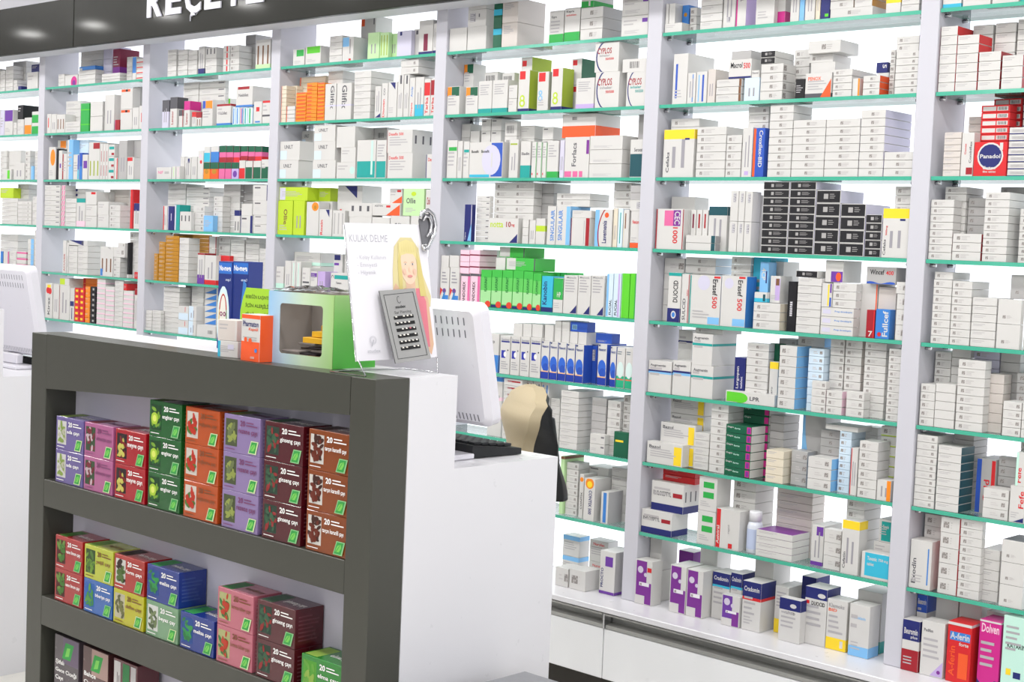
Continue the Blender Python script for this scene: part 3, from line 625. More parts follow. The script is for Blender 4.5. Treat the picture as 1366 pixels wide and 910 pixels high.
# ---------------------------------------------------------------- what stands on every shelf (crop origin and scale of the photo after @bay+shelf)
SPEC = r'''
@G1 1226 0 6.5
175 365 -220 1 w+rc:pur:.1:.3:.8:.55+fb:cyan:.12
375 620 -220 1 w+rc:spur:.1:.3:.8:.55+ln
630 865 -220 1 w+lt
875 1090 -220 1 w+fb:teal:.2
@G2 1226 0 6.5
120 305 226 7 wl s=red
308 495 300 6 wl s=red
502 695 445 4 wl s=drd
705 890 475 3 wl s=drd
435 612 215 7 wl d=8
628 808 195 7 wl d=8
820 1000 160 7 wl d=8
@G3 1226 110 6.5
200 350 430 7 wl c=warm
352 465 435 1 w+rc:drd:.45:.04:.98:.2+tx:Combiflex:.65:.3:.85:.8:90:dgy+tx:Combi:.25:.5:.4:.85:90:red
400 510 295 8 wl d=8 c=warm
462 750 515 1 red+ci:w:.5:.58:.4+ci:navy:.5:.58:.35+tx:Panadol:.19:.52:.81:.64:0:w+tx:Extra:.3:.2:.7:.29:0:w+tx:film_tablet:.3:.1:.7:.16:0:w+rc:w:.78:.76:.88:.97 D=3
505 755 195 10 red+rc:w:.06:.2:.52:.8+rc:w:.56:.2:.94:.8+bar:.6:.28:.9:.74 d=4 D=4
610 860 100 11 red+rc:w:.06:.2:.52:.8+rc:w:.56:.2:.94:.8+bar:.6:.28:.9:.74 d=9
758 1010 385 7 w+fb:navy:.14+qr+lm d=1
865 1100 100 11 w+fb:navy:.14+qr d=8
@G4 1226 220 6.5
75 278 300 8 wq
192 395 175 10 wq d=5
280 530 595 3 wq s=drd
380 560 285 7 wq d=6 c=sil
540 755 235 9 wq
668 880 190 10 wq d=9 c=sil
850 1060 380 7 wq d=3
@G5 1216 340 6.0667
150 300 200 8 wq
185 335 140 1 wq u d=2
302 465 212 8 wq
470 670 345 6 wl
678 870 360 2 bigq
875 1070 370 2 bigq d=1
795 990 165 1 bigq u d=4 c=sil
@G6 1206 440 5.6875
110 225 410 5 wq
218 375 410 5 w
205 330 150 9 wq d=7
330 475 140 9 w d=7
383 590 230 8 wq
485 690 150 9 wq d=8.5 c=lav
600 735 335 6 w d=4 c=warm
738 880 545 4 wqr
695 850 172 8 w d=9 c=sil
830 1000 330 6 wq d=7 c=sil
882 1060 560 4 wq
@G7 1206 560 5.6875
52 225 75 10 wqr
232 410 200 8 wl s=dtl
345 500 100 11 wl d=8 c=sil
530 690 300 1 sil+ls:blue:.25+rc:red:.78:.3:.98:.98+tx:Cold:.4:.2:.7:.7:90:red d=6
590 785 525 3 wqr d=1
680 830 280 6 wq d=7 c=sil
790 905 505 1 w+tx:Fefe:.6:.4:.95:.9:90:red+lb+tri:navy:.3:.15
838 940 250 1 w+tx:Fefe:.1:.1:.45:.6:90:red+ls:mnt:.2 u
850 1000 155 8 wq d=9
@G8 1186 660 5.0556
118 275 310 1 w+tx:Exodin:.1:.1:.3:.75:90:dgy+rc:bl2:.82:.1:.88:.85+lb
215 345 100 6 wq d=6
322 450 155 5 wq d=1 s=red
455 602 162 9 wq d=1
610 730 370 5 w+ln d=3
735 895 310 3 bigq t=dgy
@G9 1166 770 6.5
175 375 375 1 w+tb:navy:.4+tx:Beuromin:.1:.72:.9:.84:0:w+tx:plus:.5:.63:.9:.7:0:w+fb:drd:.42+lb d=-1 D=5
250 430 150 2 w+tb:blue:.5+tx:Beuromin:.1:.72:.9:.88:0:w+ln d=6
390 590 390 1 w+tx:Pedifen:.1:.8:.5:.86:0:dgy+lm+tri:lil:.45:.3+ci:spur:.82:.1:.08 d=-1 D=5
505 695 160 1 w+bar:.2:.3:.75:.42+lb d=8
703 900 190 1 w+bar:.2:.3:.75:.42+lb d=8
612 822 400 1 red+rc:bl2:.1:.7:.95:.84+tx:A-ferin:.12:.72:.92:.83:0:w+tx:forte:.5:.62:.9:.68:0:w+tx:A-ferin:.1:.1:.35:.6:90:oran+rc:oran:.5:.08:.9:.5+tb:w:.05 d=-1 D=7
882 1070 380 1 mag+fb:navy:.14+el:mag:.4:.25:.5:.2+tx:Dolven:.1:.82:.92:.95:0:pk2+lm+tb:w:.03 d=0 D=7
1085 1300 350 1 mnt+tx:KATARIN:.2:.6:.95:.66:0:blk+tri:mnt:.1:.2+rc:navy:.5:.22:.8:.3+rc:yel:.2:.25:.4:.33+lt d=0 D=7
940 1150 310 1 w d=7
@F1 870 0 6.067
75 240 188 1 w+ln
82 130 30 1 w u
133 182 28 1 w u
190 295 45 1 bl2+ci:gold:.5:.5:.25 u d=4
300 355 60 3 wq d=4
385 562 -150 6 wl
570 668 -200 1 w+vbar:.3:.1:.6:.2+vl
672 755 -150 1 w+ls:mag:.14+tx:Tadolex:.4:.55:.7:.95:90:dgy s=lil
832 985 -180 1 w+rc:mag:.02:.62:.98:.98+rc:w:.25:.6:.75:.98+tx:Laroflex:.28:.64:.72:.74:0:blk+lb
990 1065 -150 1 w+fb:mag:.3 d=2
@F1 1046 0 6.067
45 118 -200 1 w+vl
120 160 -200 1 w+fb:sky:.5
163 245 -200 1 w+vl
250 288 -200 1 crm+vl
290 365 -200 1 navy+lt+rc:lgr:.5:.05:.9:.12
370 715 62 1 wqm
370 560 -200 4 wqm u
567 712 -200 4 wl u s=gold
820 940 -150 1 w+hb:yel:.32:.52
945 1090 -80 3 wl
@F2 870 0 6.067
158 275 435 1 w+rc:blue:.18:.12:.32:.8+lb D=13
278 345 590 1 w+rc:bl2:.6:.05:.72:.95+vl D=11
348 437 580 1 w+rc:blue:.55:.05:.72:.9+rc:sky:.2:.05:.3:.9 D=11
440 505 560 1 w+vl D=13 c=warm
512 718 640 3 w+ln+rs:brn:.1
738 862 630 1 w+vl c=pal
615 800 480 1 w+tx:Macrol:.08:.55:.6:.85:0:blk+tx:500:.65:.5:.95:.8:0:red+fb:navy:.1 u
640 800 412 1 sil+fb:sil u
790 865 570 1 w+tx:Dexoral:.1:.5:.9:.8:0:dgy u
868 1050 515 4 wqm+sq
875 995 410 2 w+rc:blk:.02:.05:.98:.95+qd u
@F2 1046 0 6.067
65 190 400 6 wq d=7
85 163 640 1 blk+lm d=2
165 378 590 1 w+fb:dgy:.18+tx:PENOX:.1:.7:.6:.85:0:oran+tri:oran:.6:.75+lm D=3
200 400 505 1 w d=4 D=8
200 395 440 1 wq u d=4
192 455 328 1 wqm u d=2
388 543 558 4 wq D=13
548 608 635 1 w+rs:org:.25
632 770 610 3 wqm s=oran D=5
745 838 590 1 w d=6
742 838 505 1 navy+tx:5:.55:.2:.9:.8:-90:w u d=6
842 885 400 6 wq d=4
888 1080 410 6 wqr
905 1090 290 2 wq u d=2
@F3 870 120 7.583
100 410 400 1 w+tb:yel:.2+tx:Cefaks:.1:.1:.2:.55:90:dgy+vl+rc:navy:.7:.78:.85:.82 D=3
165 450 288 7 wq d=4
435 730 370 6 wq
735 890 455 5 wq
895 1000 380 1 w+vl+rc:lil:.3:.04:.7:.12 D=10
1005 1120 385 1 blue+ls:oran:.22+tx:Croxilex-BID:.5:.2:.85:.95:-90:w
940 1150 150 9 wqr d=4
1160 1396 150 9 wqm d=.8
@F3 1046 120 7.583
66 395 300 7 wqm
397 743 290 7 wqm
746 995 200 8 wqm D=14 s=lav
1000 1315 625 3 wqm
@F4 866 230 7.583
55 340 370 1 w+rc:pink:.3:.58:.62:.96+rc:spur:.62:.58:.88:.97+tx:CEC:.66:.62:.86:.94:-90:w+tx:1000:.62:.15:.8:.55:-90:red+ls:drd:.05+rs:drd:.04 D=3
200 440 245 2 w d=7 D=7
345 400 380 1 w+sl:1:drd:.55:.9 d=3.2 D=4
404 460 380 1 w+sl:1:mar:.55:.9 d=3.2 D=4
463 520 380 1 w+sl:1:drd:.55:.9 d=3.2 D=4
523 578 380 1 w+sl:1:drd:.55:.9 d=3.2 D=4
365 665 635 2 w+rs:dtl:.14 D=2.6 s=gry
585 775 345 1 w+tb:dtl:.2+vl d=3.2
797 878 183 2 barv
880 944 185 2 barv
946 1020 190 2 barv
1025 1115 230 1 w d=5
1122 1396 68 9 blackq s=lav
@F4 1040 230 7.583
64 335 68 9 blackq D=13 s=lav
340 587 178 5 blackq D=12 s=lav
592 846 315 4 blackq D=13 s=lav
852 1018 425 5 blackq s=lav
1022 1335 365 1 w+tb:yel:.2+tx:Cefaks:.05:.05:.15:.4:90:dgy+tx:500mg:.12:.45:.2:.75:90:red+vl+rc:navy:.65:.75:.85:.79 D=3
1130 1340 110 8 wq d=4
@F5 860 330 7.583
222 350 255 1 w+tb:teal:.07+tx:DUOCID:.4:.4:.78:.84:90:blk+fb:navy:.28+el:w:.5:.15:.2:.08+el:bl2:.5:.15:.13:.05
355 435 270 1 w+tx:SULCID:.2:.06:.6:.5:90:dgy+rs:drd:.1+tx:tablet:.7:.55:.85:.9:90:red
440 752 285 1 w+ls:teal:.04+ci:lav:.45:.85:.2+tx:Erasef:.74:.6:.9:.93:-90:blk+tx:500:.74:.34:.9:.58:-90:red+rc:sky:.62:.02:.99:.16+rc:red:.78:.95:.98:.99+lb D=5
756 1010 290 1 w+ci:lav:.3:.85:.18+tx:Erasef:.66:.6:.86:.92:-90:blk+tx:500:.66:.32:.86:.56:-90:red+rc:sky:.5:.02:.99:.16+rc:red:.7:.95:.95:.99 D=5 s=bl2
165 375 108 4 wqr d=6
385 690 100 8 wqm d=6 s=pal
845 1058 80 9 wq d=6
1052 1240 75 1 cyan+lm d=7
1090 1360 560 3 wq D=6 s=crm
1105 1233 455 1 w+fb:cyan:.4+rc:dtl:.7:.1:.9:.8 u
1155 1245 150 1 sky+tx:4CP:.2:.4:.7:.8:-90:w+rc:navy:.7:.3:.85:.7 u d=3
1248 1365 290 1 w+rc:lil:.5:.1:.98:.9+rc:brn:.55:.65:.9:.9+lb u d=2
@F5 1030 335 7.0
0 80 100 1 w+vl d=8
128 212 285 1 blk+vbar:.3:.3:.6:.6 d=2
217 438 250 7 wl
220 425 185 1 w+rc:blk:.02:.05:.98:.95+qd u
445 752 530 3 w+tx:Prep:.42:.45:.58:.7:0:bl2+tx:thromboprin:.6:.45:.95:.7:0:bl2+rc:lav:.05:.3:.3:.8 D=8
558 780 300 3 wq u d=1
450 552 300 1 w+rc:yel:.6:.05:.75:.95+rc:blue:.8:.02:.98:.4+rc:pur:.82:.6:.98:.98 u
450 660 80 1 w+rc:pur:.33:.02:.98:.5+el:oran:.75:.26:.15:.2 u d=2
868 950 550 1 drd+tx:7:.3:.05:.8:.25:0:w+rs:red:.15 D=3
955 1088 545 1 bl2+tx:Fullcef:.5:.08:.9:.95:90:w+ci:red:.3:.15:.14 D=3
795 962 305 1 w+rs:oran:.08+tx:Suprax:.55:.05:.75:.6:90:oran d=4
968 1138 340 1 w+vl d=4 c=warm
1142 1245 400 3 wqr
1155 1245 290 1 wqr u
875 1155 150 1 sil+wave:blue+tx:Wincef:.12:.55:.6:.85:0:blk+tx:400:.66:.55:.92:.8:0:red u d=2
@F6 856 425 7.583
57 290 430 1 w+hb:sky:.6:.66+hb:navy:.66:.71+tx:Augmentin:.08:.8:.75:.9:0:dgy+ln D=9
302 483 430 1 w+hb:sky:.58:.65+hb:navy:.65:.71+tx:Augmentin:.08:.8:.75:.9:0:dgy+ln D=9
486 712 475 1 w+hb:teal:.6:.68+tx:Augmentin:.1:.78:.75:.9:0:dgy+ln+code D=12
486 708 155 1 w+hb:teal:.62:.7+tx:Augmentin:.08:.8:.8:.91:0:dgy+ln u D=12
345 485 115 2 w+hb:navy:.6:.66+ln d=9.6
540 820 90 1 wq u d=3
920 1030 395 1 navy+fb:w:.22+tx:Largopen:.2:.3:.5:.95:90:w+tx:tablet:.6:.3:.8:.95:90:lav d=3
1037 1260 250 8 wqm d=3
845 1340 750 1 w+rc:lgr:.02:.05:.3:.9+el:lgr:.3:.45:.16:.45+tx:LPR:.5:.3:.7:.65:0:dgy D=2.4
1265 1363 255 1 dgr+lm d=6
1275 1363 440 1 w+tb:yel:.16+tx:Azro:.2:.2:.45:.7:90:dgy d=3
@F6 1020 435 6.5
95 255 110 8 wqr d=9.5 c=sil
105 255 170 6 wq s=sky D=8.5
257 490 85 7 wq d=8 s=sky
357 490 195 8 wqr d=2.8 c=pal
397 522 475 4 wqr D=2
540 662 110 9 wqr d=5
526 665 560 3 wq s=pk2 D=4
670 815 110 9 wq d=5 s=warm
698 855 570 3 wqr D=4
838 1025 140 10 wq d=4
1045 1200 180 10 wq d=2
@F7 850 515 7.278
88 435 555 1 w+rc:yel:.76:.04:.97:.88+tx:Bazol:.06:.7:.4:.85:0:dgy+lm D=3.4
212 550 365 2 w+rc:yel:.8:.04:.97:.9+tx:Bazol:.06:.7:.4:.85:0:dgy+lm d=4 D=3.4
300 632 112 4 w+rc:yel:.8:.04:.97:.9+tx:Bazol:.06:.7:.4:.85:0:dgy+lm d=8
542 688 455 5 w+lm d=3
692 858 150 9 wqm d=2 D=12
838 1090 380 6 dgr+rc:mag:.82:.12:.98:.9+rc:spur:.85:.2:.95:.8+tx:Degra:.06:.55:.3:.8:0:w+tx:forte:.34:.5:.6:.7:0:mnt s=w D=7
1000 1262 180 8 dgr+rc:mag:.82:.12:.98:.9+tx:Degra:.06:.55:.3:.8:0:w d=7.6 s=w
@F7 1020 540 6.741
15 150 95 8 wl d=8 c=sil
2 160 410 4 wl c=crm
228 372 415 3 wqr d=3 c=sil
377 590 475 3 wqr s=sky
312 520 100 1 sil+ls:sky:.12+arc:sky:1:.95:1:.9:.12:180:270+tx:Dropia:.4:.3:.5:.8:90:dgy d=8
480 665 230 7 wqm d=6 c=sil
647 755 240 8 wq d=3 c=pal
758 822 390 1 w+ls:red:.12+vl d=1.4
545 840 190 1 w u d=3
827 998 330 6 wq D=10
1002 1130 680 1 w+rs:org:.3+vl D=5
830 990 200 8 wq d=10.5
1015 1185 195 7 w+q+fb:lime:.1 d=7
@F8 846 610 6.739
30 332 485 1 w+fb:navy:.27+tx:RHILOSEPTYL:.06:.56:.6:.72:0:dgy+rc:drd:.66:.54:.95:.7+ln D=8
148 437 230 1 w+fb:navy:.25+tx:RHILOSEPTYL:.06:.52:.62:.68:0:dgy+rc:drd:.67:.52:.96:.67+ln+sbar u d=2 D=9
255 545 100 2 red+ln u d=5
557 720 180 2 w+rc:green:.25:.68:.85:.86+rc:green:.25:.38:.85:.56+lb D=7
725 937 475 1 w+ls:red:.18+tx:Asiviral:.03:.1:.14:.8:90:w+tx:rapid:.5:.4:.6:.9:90:gry+rc:red:.55:.03:.72:.15 D=6
867 1068 195 6 wq d=6
@F8 1010 635 6.274
-18 288 470 4 w+ln t=spur D=9
142 440 95 9 w+ln d=9.6 c=warm
442 545 415 1 w+rc:pur:.4:.75:.95:.97+fb:pur:.1+vl d=3
548 690 450 3 wqr d=2
692 838 375 1 w+tb:yel:.16+tx:Cefatin:.1:.1:.25:.8:90:dgy+vl
720 870 195 7 wq d=5 D=9
865 1100 650 1 w+rc:cyan:.12:.1:.98:.98+tx:Tavanic:.2:.7:.55:.85:0:w+tx:750_mg:.6:.68:.95:.82:0:w+tx:tablet:.2:.5:.45:.62:0:w D=4
960 1120 555 2 wl d=5
1012 1120 365 1 w+rc:teal:.2:.05:.98:.9+tx:Tavanic:.3:.6:.8:.75:0:w+lm u d=5
@F9 830 700 6.065
80 230 290 1 w+rc:spur:.05:.2:.68:.98+rc:spur:.6:.02:.98:.5+pill+rc:red:.72:.75:.97:.85 d=-1 D=5
120 300 105 2 w d=5.5 D=8 t=spur
375 505 335 1 w+rc:spur:.05:.2:.68:.98+rc:spur:.6:.02:.98:.5+pill d=-1 D=9
510 640 370 1 w+rc:spur:.05:.2:.68:.98+rc:spur:.6:.02:.98:.5+pill d=-1 D=9
440 560 215 1 w+tb:spur:.3 d=10.5
610 750 180 2 w d=9
715 858 390 1 w+tb:navy:.27+tx:Cradomin:.08:.83:.9:.92:0:w+hb:cyan:.68:.73+lm d=3 D=7
862 955 395 1 w+tb:navy:.27+tx:Cradomin:.08:.83:.9:.92:0:w+hb:cyan:.68:.73+lm d=3 D=7
795 940 575 1 w+rc:pur:.05:.25:.6:.98+rc:spur:.6:.02:.98:.5+pill d=-1 D=3
958 1110 465 1 w+tb:navy:.32+tx:Cradomin:.08:.8:.9:.9:0:w+hb:red:.62:.68+lm+lb d=-.5 D=9
1050 1200 285 1 w+lm d=7
@F9 1000 735 6.068
225 400 390 1 w+tb:navy:.27+el:w:.65:.84:.15:.05+tx:ALFASID:.25:.64:.75:.7:0:blk+lm d=-2 D=6
430 610 300 1 w+tb:navy:.2+el:w:.75:.87:.18:.04+rc:red:.02:.7:.2:.76+tx:DUOCID:.3:.69:.92:.76:0:blk+lm d=1 D=7
605 775 400 1 w+fb:yel:.24+rc:w:.7:.06:.85:.2+tx:Klamoks:.08:.84:.85:.92:0:gry+tx:BID:.08:.76:.7:.82:0:oran+lm d=1 D=7
790 955 440 1 w+fb:sky:.2+tx:Amoklavin:.15:.72:.8:.78:0:sky+lb+ln d=0 D=5.5
850 1050 330 1 w+fb:teal:.2+ln d=7
190 300 290 1 w+fb:yel:.3+lt d=4
400 520 210 1 w+tb:navy:.4 d=9
@E1 586 0 9.757
108 352 365 1 w
358 606 345 1 w
358 606 -110 2 w+vbar:.12:.3:.42:.8+rc:dgy:.6:.55:.66:.75 u
692 800 -285 3 dgr+tb:cyan:.32 D=3
805 1008 -20 2 w+lt D=13 c=warm
@E1 720 0 9.107
105 285 130 1 w+fb:green:.28+tx:Kepra:.15:.75:.5:.85:0:dgy+lm d=1.5
290 480 95 1 w+fb:green:.28+tx:Kepra:.1:.85:.6:.93:0:blk+hb:w:.6:.62+tx:solution:.1:.76:.9:.82:0:red
487 755 85 3 wqm D=12 s=sil
465 655 -60 1 w+fb:green:.5+rc:w:.6:.1:.75:.5 u
985 1310 -60 2 w+rc:pur:.78:.65:.98:.85+lb+ln
@E2 586 60 4.879
42 128 270 1 w+rc:org:.02:.66:.35:.98+rc:dgr:.36:.66:.97:.98+lm D=7
168 248 272 1 w+rc:org:.02:.66:.35:.98+rc:dgr:.36:.66:.97:.98+lm D=7
130 212 122 2 w+rc:org:.02:.64:.35:.98+rc:dgr:.36:.64:.97:.98+lm d=8 D=6
250 338 235 1 w+fb:teal:.14+lt
340 440 228 1 w+fb:teal:.14+lt
285 370 175 2 w+bar:.1:.6:.8:.85 d=8
400 480 180 2 w+bar:.1:.6:.8:.85 d=8
447 502 260 2 w+ln
508 580 165 1 w+rc:red:.1:.78:.62:.98+fb:navy:.07+ci:lime:.4:.2:.26+ci:w:.4:.2:.14+ci:lime:.4:.32:.22+ci:w:.4:.32:.11 s=olv D=5.4
520 592 80 1 w+rc:red:.1:.84:.5:.94+lb d=6.5 s=olv
632 705 175 1 w+rc:red:.1:.75:.7:.98+ci:sky:.3:.32:.2+ci:w:.3:.32:.11+ci:sky:.3:.46:.17+ci:w:.3:.46:.08+lb s=sil
722 795 150 1 w+rc:red:.1:.8:.62:.98+fb:navy:.08+ci:lime:.4:.22:.26+ci:w:.4:.22:.14+ci:lime:.4:.35:.22+ci:w:.4:.35:.11 s=olv D=5.4
850 915 88 2 w+rc:red:.1:.75:.55:.95 d=7 s=dgr
885 1003 215 1 w+fb:lil:.15+lt
1008 1165 175 1 w+arc:navy:.6:.5:.55:.62:.05:100:260+tx:CYPLOS:.1:.62:.7:.82:0:drd+tx:inhaler:.2:.52:.75:.6:0:gry+tx:50/500:.45:.4:.8:.48:0:red
1008 1165 -50 1 w+arc:navy:.6:.5:.55:.62:.05:100:260+tx:CYPLOS:.1:.62:.7:.82:0:drd+tx:inhaler:.2:.52:.75:.6:0:gry+tx:50/500:.45:.4:.8:.48:0:red u
1212 1350 175 1 w+arc:navy:.6:.5:.55:.62:.05:100:260+tx:CYPLOS:.1:.62:.75:.82:0:drd+tx:inhaler:.2:.52:.75:.6:0:teal+tx:50/250:.45:.4:.85:.48:0:teal
1190 1350 90 1 w+bar:.3:.3:.7:.8 u
@E3 586 140 9.1
85 205 430 1 w+rc:green:.15:.72:.97:.82+lm
210 270 440 1 w+vl
280 353 445 1 w+rc:teal:.1:.7:.97:.78+lm
356 760 450 1 w+rc:blue:.66:.04:.99:.97+el:lav:.66:.5:.28:.42+tx:Bonefit:.06:.7:.28:.78:0:blk+tx:Bonefit:.36:.7:.6:.78:0:blk+rc:cyan:.02:.02:.62:.1+rc:w:.66:.3:.7:.7 D=5
240 352 175 4 w d=8
355 470 315 3 w d=7
487 600 165 5 wk d=6
605 728 165 5 wk d=6
772 920 205 4 w+bar:.15:.2:.75:.75 d=5
837 945 420 1 w+rc:olv:.1:.86:.9:.9+vl
975 1095 440 1 w+fb:teal:.34+tx:Iliadin:.1:.62:.9:.7:0:dgy
1110 1172 450 1 w+rs:green:.12+rc:red:.1:.08:.3:.14+lt
1176 1236 450 1 w+rs:green:.12+rc:red:.1:.08:.3:.14+lt
1240 1300 455 1 w+rs:green:.12+rc:red:.1:.08:.3:.14+lt
960 1135 250 4 w+ln d=7
@E3 720 140 9.1
75 215 435 1 w+fb:green:.17+lt
10 140 265 4 wk d=6
232 285 430 1 lav+vl
290 588 390 1 w+tx:Forlacs:.3:.28:.48:.86:90:dgy+rc:spur:.88:.58:.99:.92+rc:pink:.02:.02:.3:.16+rc:pink:.36:.02:.56:.16+rc:pink:.62:.02:.76:.16 D=3
592 988 370 3 w+lb D=9
265 760 100 1 w+fb:oran:.5+bar:.3:.75:.44:.88 u D=12 d=3
1082 1260 420 1 w+rc:dtl:.02:.02:.97:.62+tx:Seroxat:.3:.68:.95:.78:0:dgy
1165 1290 115 1 sil+lm d=7
@E4 580 230 9.1
347 440 390 1 navy+rs:lav:.1+tri:sky:.5:.5+tx:Cipro:.1:.05:.3:.4:90:w D=9
475 640 280 8 wd d=2
690 930 80 8 wq d=4
932 1180 80 8 wq d=4
643 1005 555 1 w+tri:navy:.72:.38+tx:notta:.06:.62:.5:.84:0:lime+tx:10:.6:.64:.76:.86:0:drd+tx:mg:.78:.64:.88:.76:0:red D=2.6
1055 1130 570 3 w
1140 1215 580 1 w+vl
1218 1330 560 1 w+hb:lime:.5:.72
1200 1420 110 6 wl d=8 c=sil
@E4 715 230 8.669
118 218 390 1 w+tx:SINGULAIR:.4:.1:.85:.9:90:bl2
222 385 390 1 w+tx:SINGULAIR:.15:.12:.45:.9:90:bl2+rs:sky:.28 s=sky
235 620 240 2 wq u d=4
392 612 525 1 w+ls:mar:.05+rs:drd:.2+rc:gry:.7:.05:.72:.9
415 640 440 1 w+ln u
668 870 430 1 w+ls:sky:.25+arc:drd:1.02:.35:.85:.8:.06:120:210+ci:oran:.68:.85:.12+tx:Lavemenis:.45:.1:.7:.7:90:navy
880 930 420 1 w+vl c=crm
934 992 420 1 pal+rc:teal:.4:.1:.6:.9
996 1060 430 1 w+rc:brn:.3:.5:.5:.9+rc:crm:.05:.05:.2:.95
870 1075 115 8 wqr d=5
1080 1195 445 1 w+fb:oran:.14+tx:Nexium:.2:.65:.9:.75:0:red+lb
1075 1215 320 1 w+vbar:.6:.2:.95:.8 u
1085 1225 115 2 wl u c=sil
@E5 578 320 9.1
65 182 335 1 w+man
190 302 335 1 w+man
75 185 190 1 w u
195 310 190 1 w u
325 437 410 1 pk2+rs:pink:.25+tx:ANDOREX:.2:.1:.5:.75:90:blk+tb:dgy:.08
441 557 410 1 pk2+rs:pink:.25+tx:ANDOREX:.2:.1:.5:.75:90:blk+tb:dgy:.08
320 432 120 2 pk2+hb:mar:.5:.62 u
437 557 120 2 pk2+hb:mar:.5:.62 u
565 692 365 1 med+grd
695 820 365 1 med+grd
823 950 370 1 med+grd
953 1078 375 1 med+grd
1081 1200 385 1 med+grd
570 740 120 4 wk d=9
755 870 220 1 w u d=2
880 1238 220 1 med+rc:w:.02:.05:.33:.95+rs:dgy:.05+lm u d=2
800 1110 70 1 med+rc:w:.02:.05:.42:.95+rs:dgy:.05 u d=3
@E5 710 350 9.42
-10 98 140 1 med+grd
105 245 175 1 cyan+fb:navy:.13+tx:Kanobin:.1:.2:.5:.85:90:navy
252 375 200 1 w+tb:green:.62+lb+tx:HP:.4:.45:.8:.6:0:w
380 555 165 1 w+tri:navy:.5:.24+tx:Majezik:.2:.9:.95:.97:0:gry+lt D=7
560 720 165 1 w+tri:navy:.5:.24+tx:Majezik:.1:.9:.95:.97:0:gry+lt D=7
725 890 165 1 w+tri:navy:.5:.24+tx:Majezik:.1:.9:.95:.97:0:gry+lt D=7
915 1000 140 1 pal+rc:sky:.05:.02:.35:.98+tx:FUCIAL:.5:.05:.85:.4:90:blk
1005 1100 135 1 pal+rc:lil:.6:.02:.85:.98+tx:FUCIAL:.2:.05:.55:.4:90:blk
1105 1205 140 1 lgr+ls:mnt:.05
1210 1305 140 1 lgr+rs:green:.3
120 240 128 1 med+tb:green:.1 d=8
245 330 128 1 med+tb:green:.1 d=8
335 420 130 1 med+tb:green:.1 d=8
@E6 636 420 6.383
60 180 160 1 w+fb:bl2:.45+tx:Zinco:.1:.75:.7:.85:0:dgy d=2
190 275 180 1 w+face
280 358 185 1 w+face
362 441 190 1 w+face
446 535 195 1 w+face
308 386 75 1 w u d=2
390 465 78 1 w u d=2
469 556 82 1 w u d=2
560 648 85 1 w u d=2
540 608 225 1 w+nas s=blue
612 680 232 1 w+nas s=blue
684 752 240 1 w+nas s=blue
756 826 248 1 w+nas s=blue
830 900 256 1 w+nas s=blue
652 716 135 1 w u d=2.5
720 786 140 1 w u d=2.5
790 856 145 1 w u d=2.5
860 932 150 1 w u d=2.5
655 720 50 1 w u d=2.5
723 790 55 1 w u d=2.5
795 940 62 1 blue+rc:sky:.1:.2:.4:.7+bar:.15:.25:.38:.65 u d=2.5 D=4
905 1012 262 1 blue+vbar:.6:.6:.9:.9 d=5
1020 1095 250 1 w+nas d=1.5 s=blue
1010 1150 160 1 blue+lb u d=4 D=4
1125 1176 270 1 w+nas d=.6 s=blue
1180 1250 280 1 w+nag
1254 1330 285 1 w+nag
@E7 640 490 6.505
60 180 80 1 w+tb:bl2:.08+hb:pk2:.3:.36+hb:pk2:.6:.66+lm d=2
190 350 75 9 w+rc:drd:.2:.5:.9:.75+ln
382 442 90 1 w+sl:2:mar:.6:.95 d=3
446 510 90 1 w+sl:2:dgy:.6:.95 d=3
514 590 90 1 w+sl:2:bl2:.6:.95 d=3
592 682 270 6 wl d=4
686 840 205 9 wl D=12
950 1080 580 2 wd
955 1080 265 7 w+ln d=3 c=sil
1092 1205 290 6 wqr d=3
1225 1315 245 7 wq d=4
1155 1300 565 1 dgr+rc:yel:.1:.6:.6:.68 D=2
@E8 736 590 7.0
62 108 130 2 grn+tb:brn:.1 d=2
112 232 190 8 wqr d=3 D=6
245 286 300 1 w+ci:org:.5:.88:.42+tx:CONTIX:.35:.2:.75:.75:90:blk d=2
290 390 340 1 w+ci:org:.5:.88:.4+ci:yel:.5:.86:.24+tx:CONTIX_500:.45:.15:.75:.72:-90:navy D=8
320 510 230 4 wk d=8.5
450 520 465 1 w+rc:bl2:.3:.03:.75:.97 D=12 d=1 s=sil
540 690 240 6 wl d=8
@E9 730 680 6.067
60 165 470 1 wqr d=-3 D=7
175 305 490 1 wq d=-3 D=7
115 250 210 2 w+tb:sky:.22+lm d=9 D=5
330 480 250 2 w+tx:Nurofen:.2:.75:.8:.88:0:red+lm d=9 D=5
415 540 340 1 w+rc:pur:.35:.65:.85:.88+fb:pur:.07+tx:PROCTO:.08:.15:.25:.6:90:navy d=0 D=9 s=sil
@D1 366 0 6.098
150 242 400 1 w+rc:green:.3:.55:.95:.95+lb
250 375 375 1 w+rc:lgr:.1:.6:.95:.97+lb
445 548 290 4 wl
550 640 300 1 w+rc:sky:.02:.6:.6:.98+rc:gry:.65:.3:.75:.9+rc:red:.6:.02:.8:.1 D=11
695 815 135 1 w+rc:oran:.02:.8:.25:.98+rc:dgy:.85:.82:.92:.95+fb:sky:.4 d=8
755 850 265 1 grn+vl
855 925 265 1 grn+sl:3:olv:.1:.9
930 990 272 1 grn+vl d=2
993 1110 250 1 lav+rc:navy:.2:.82:.35:.97
1120 1166 235 1 w+rc:dgy:.4:.8:.8:.95 d=2
1170 1285 165 1 w+fb:navy:.08+sl:1:mar:.1:.6
1288 1318 190 1 w+vl+fb:navy:.1
@D2 362 70 6.098
36 116 270 9 crm+ls:oran:.08
120 190 435 4 w+ls:oran:.08
120 200 270 9 crm+ln d=5
196 276 325 8 org+rc:oran:.05:.6:.95:.95
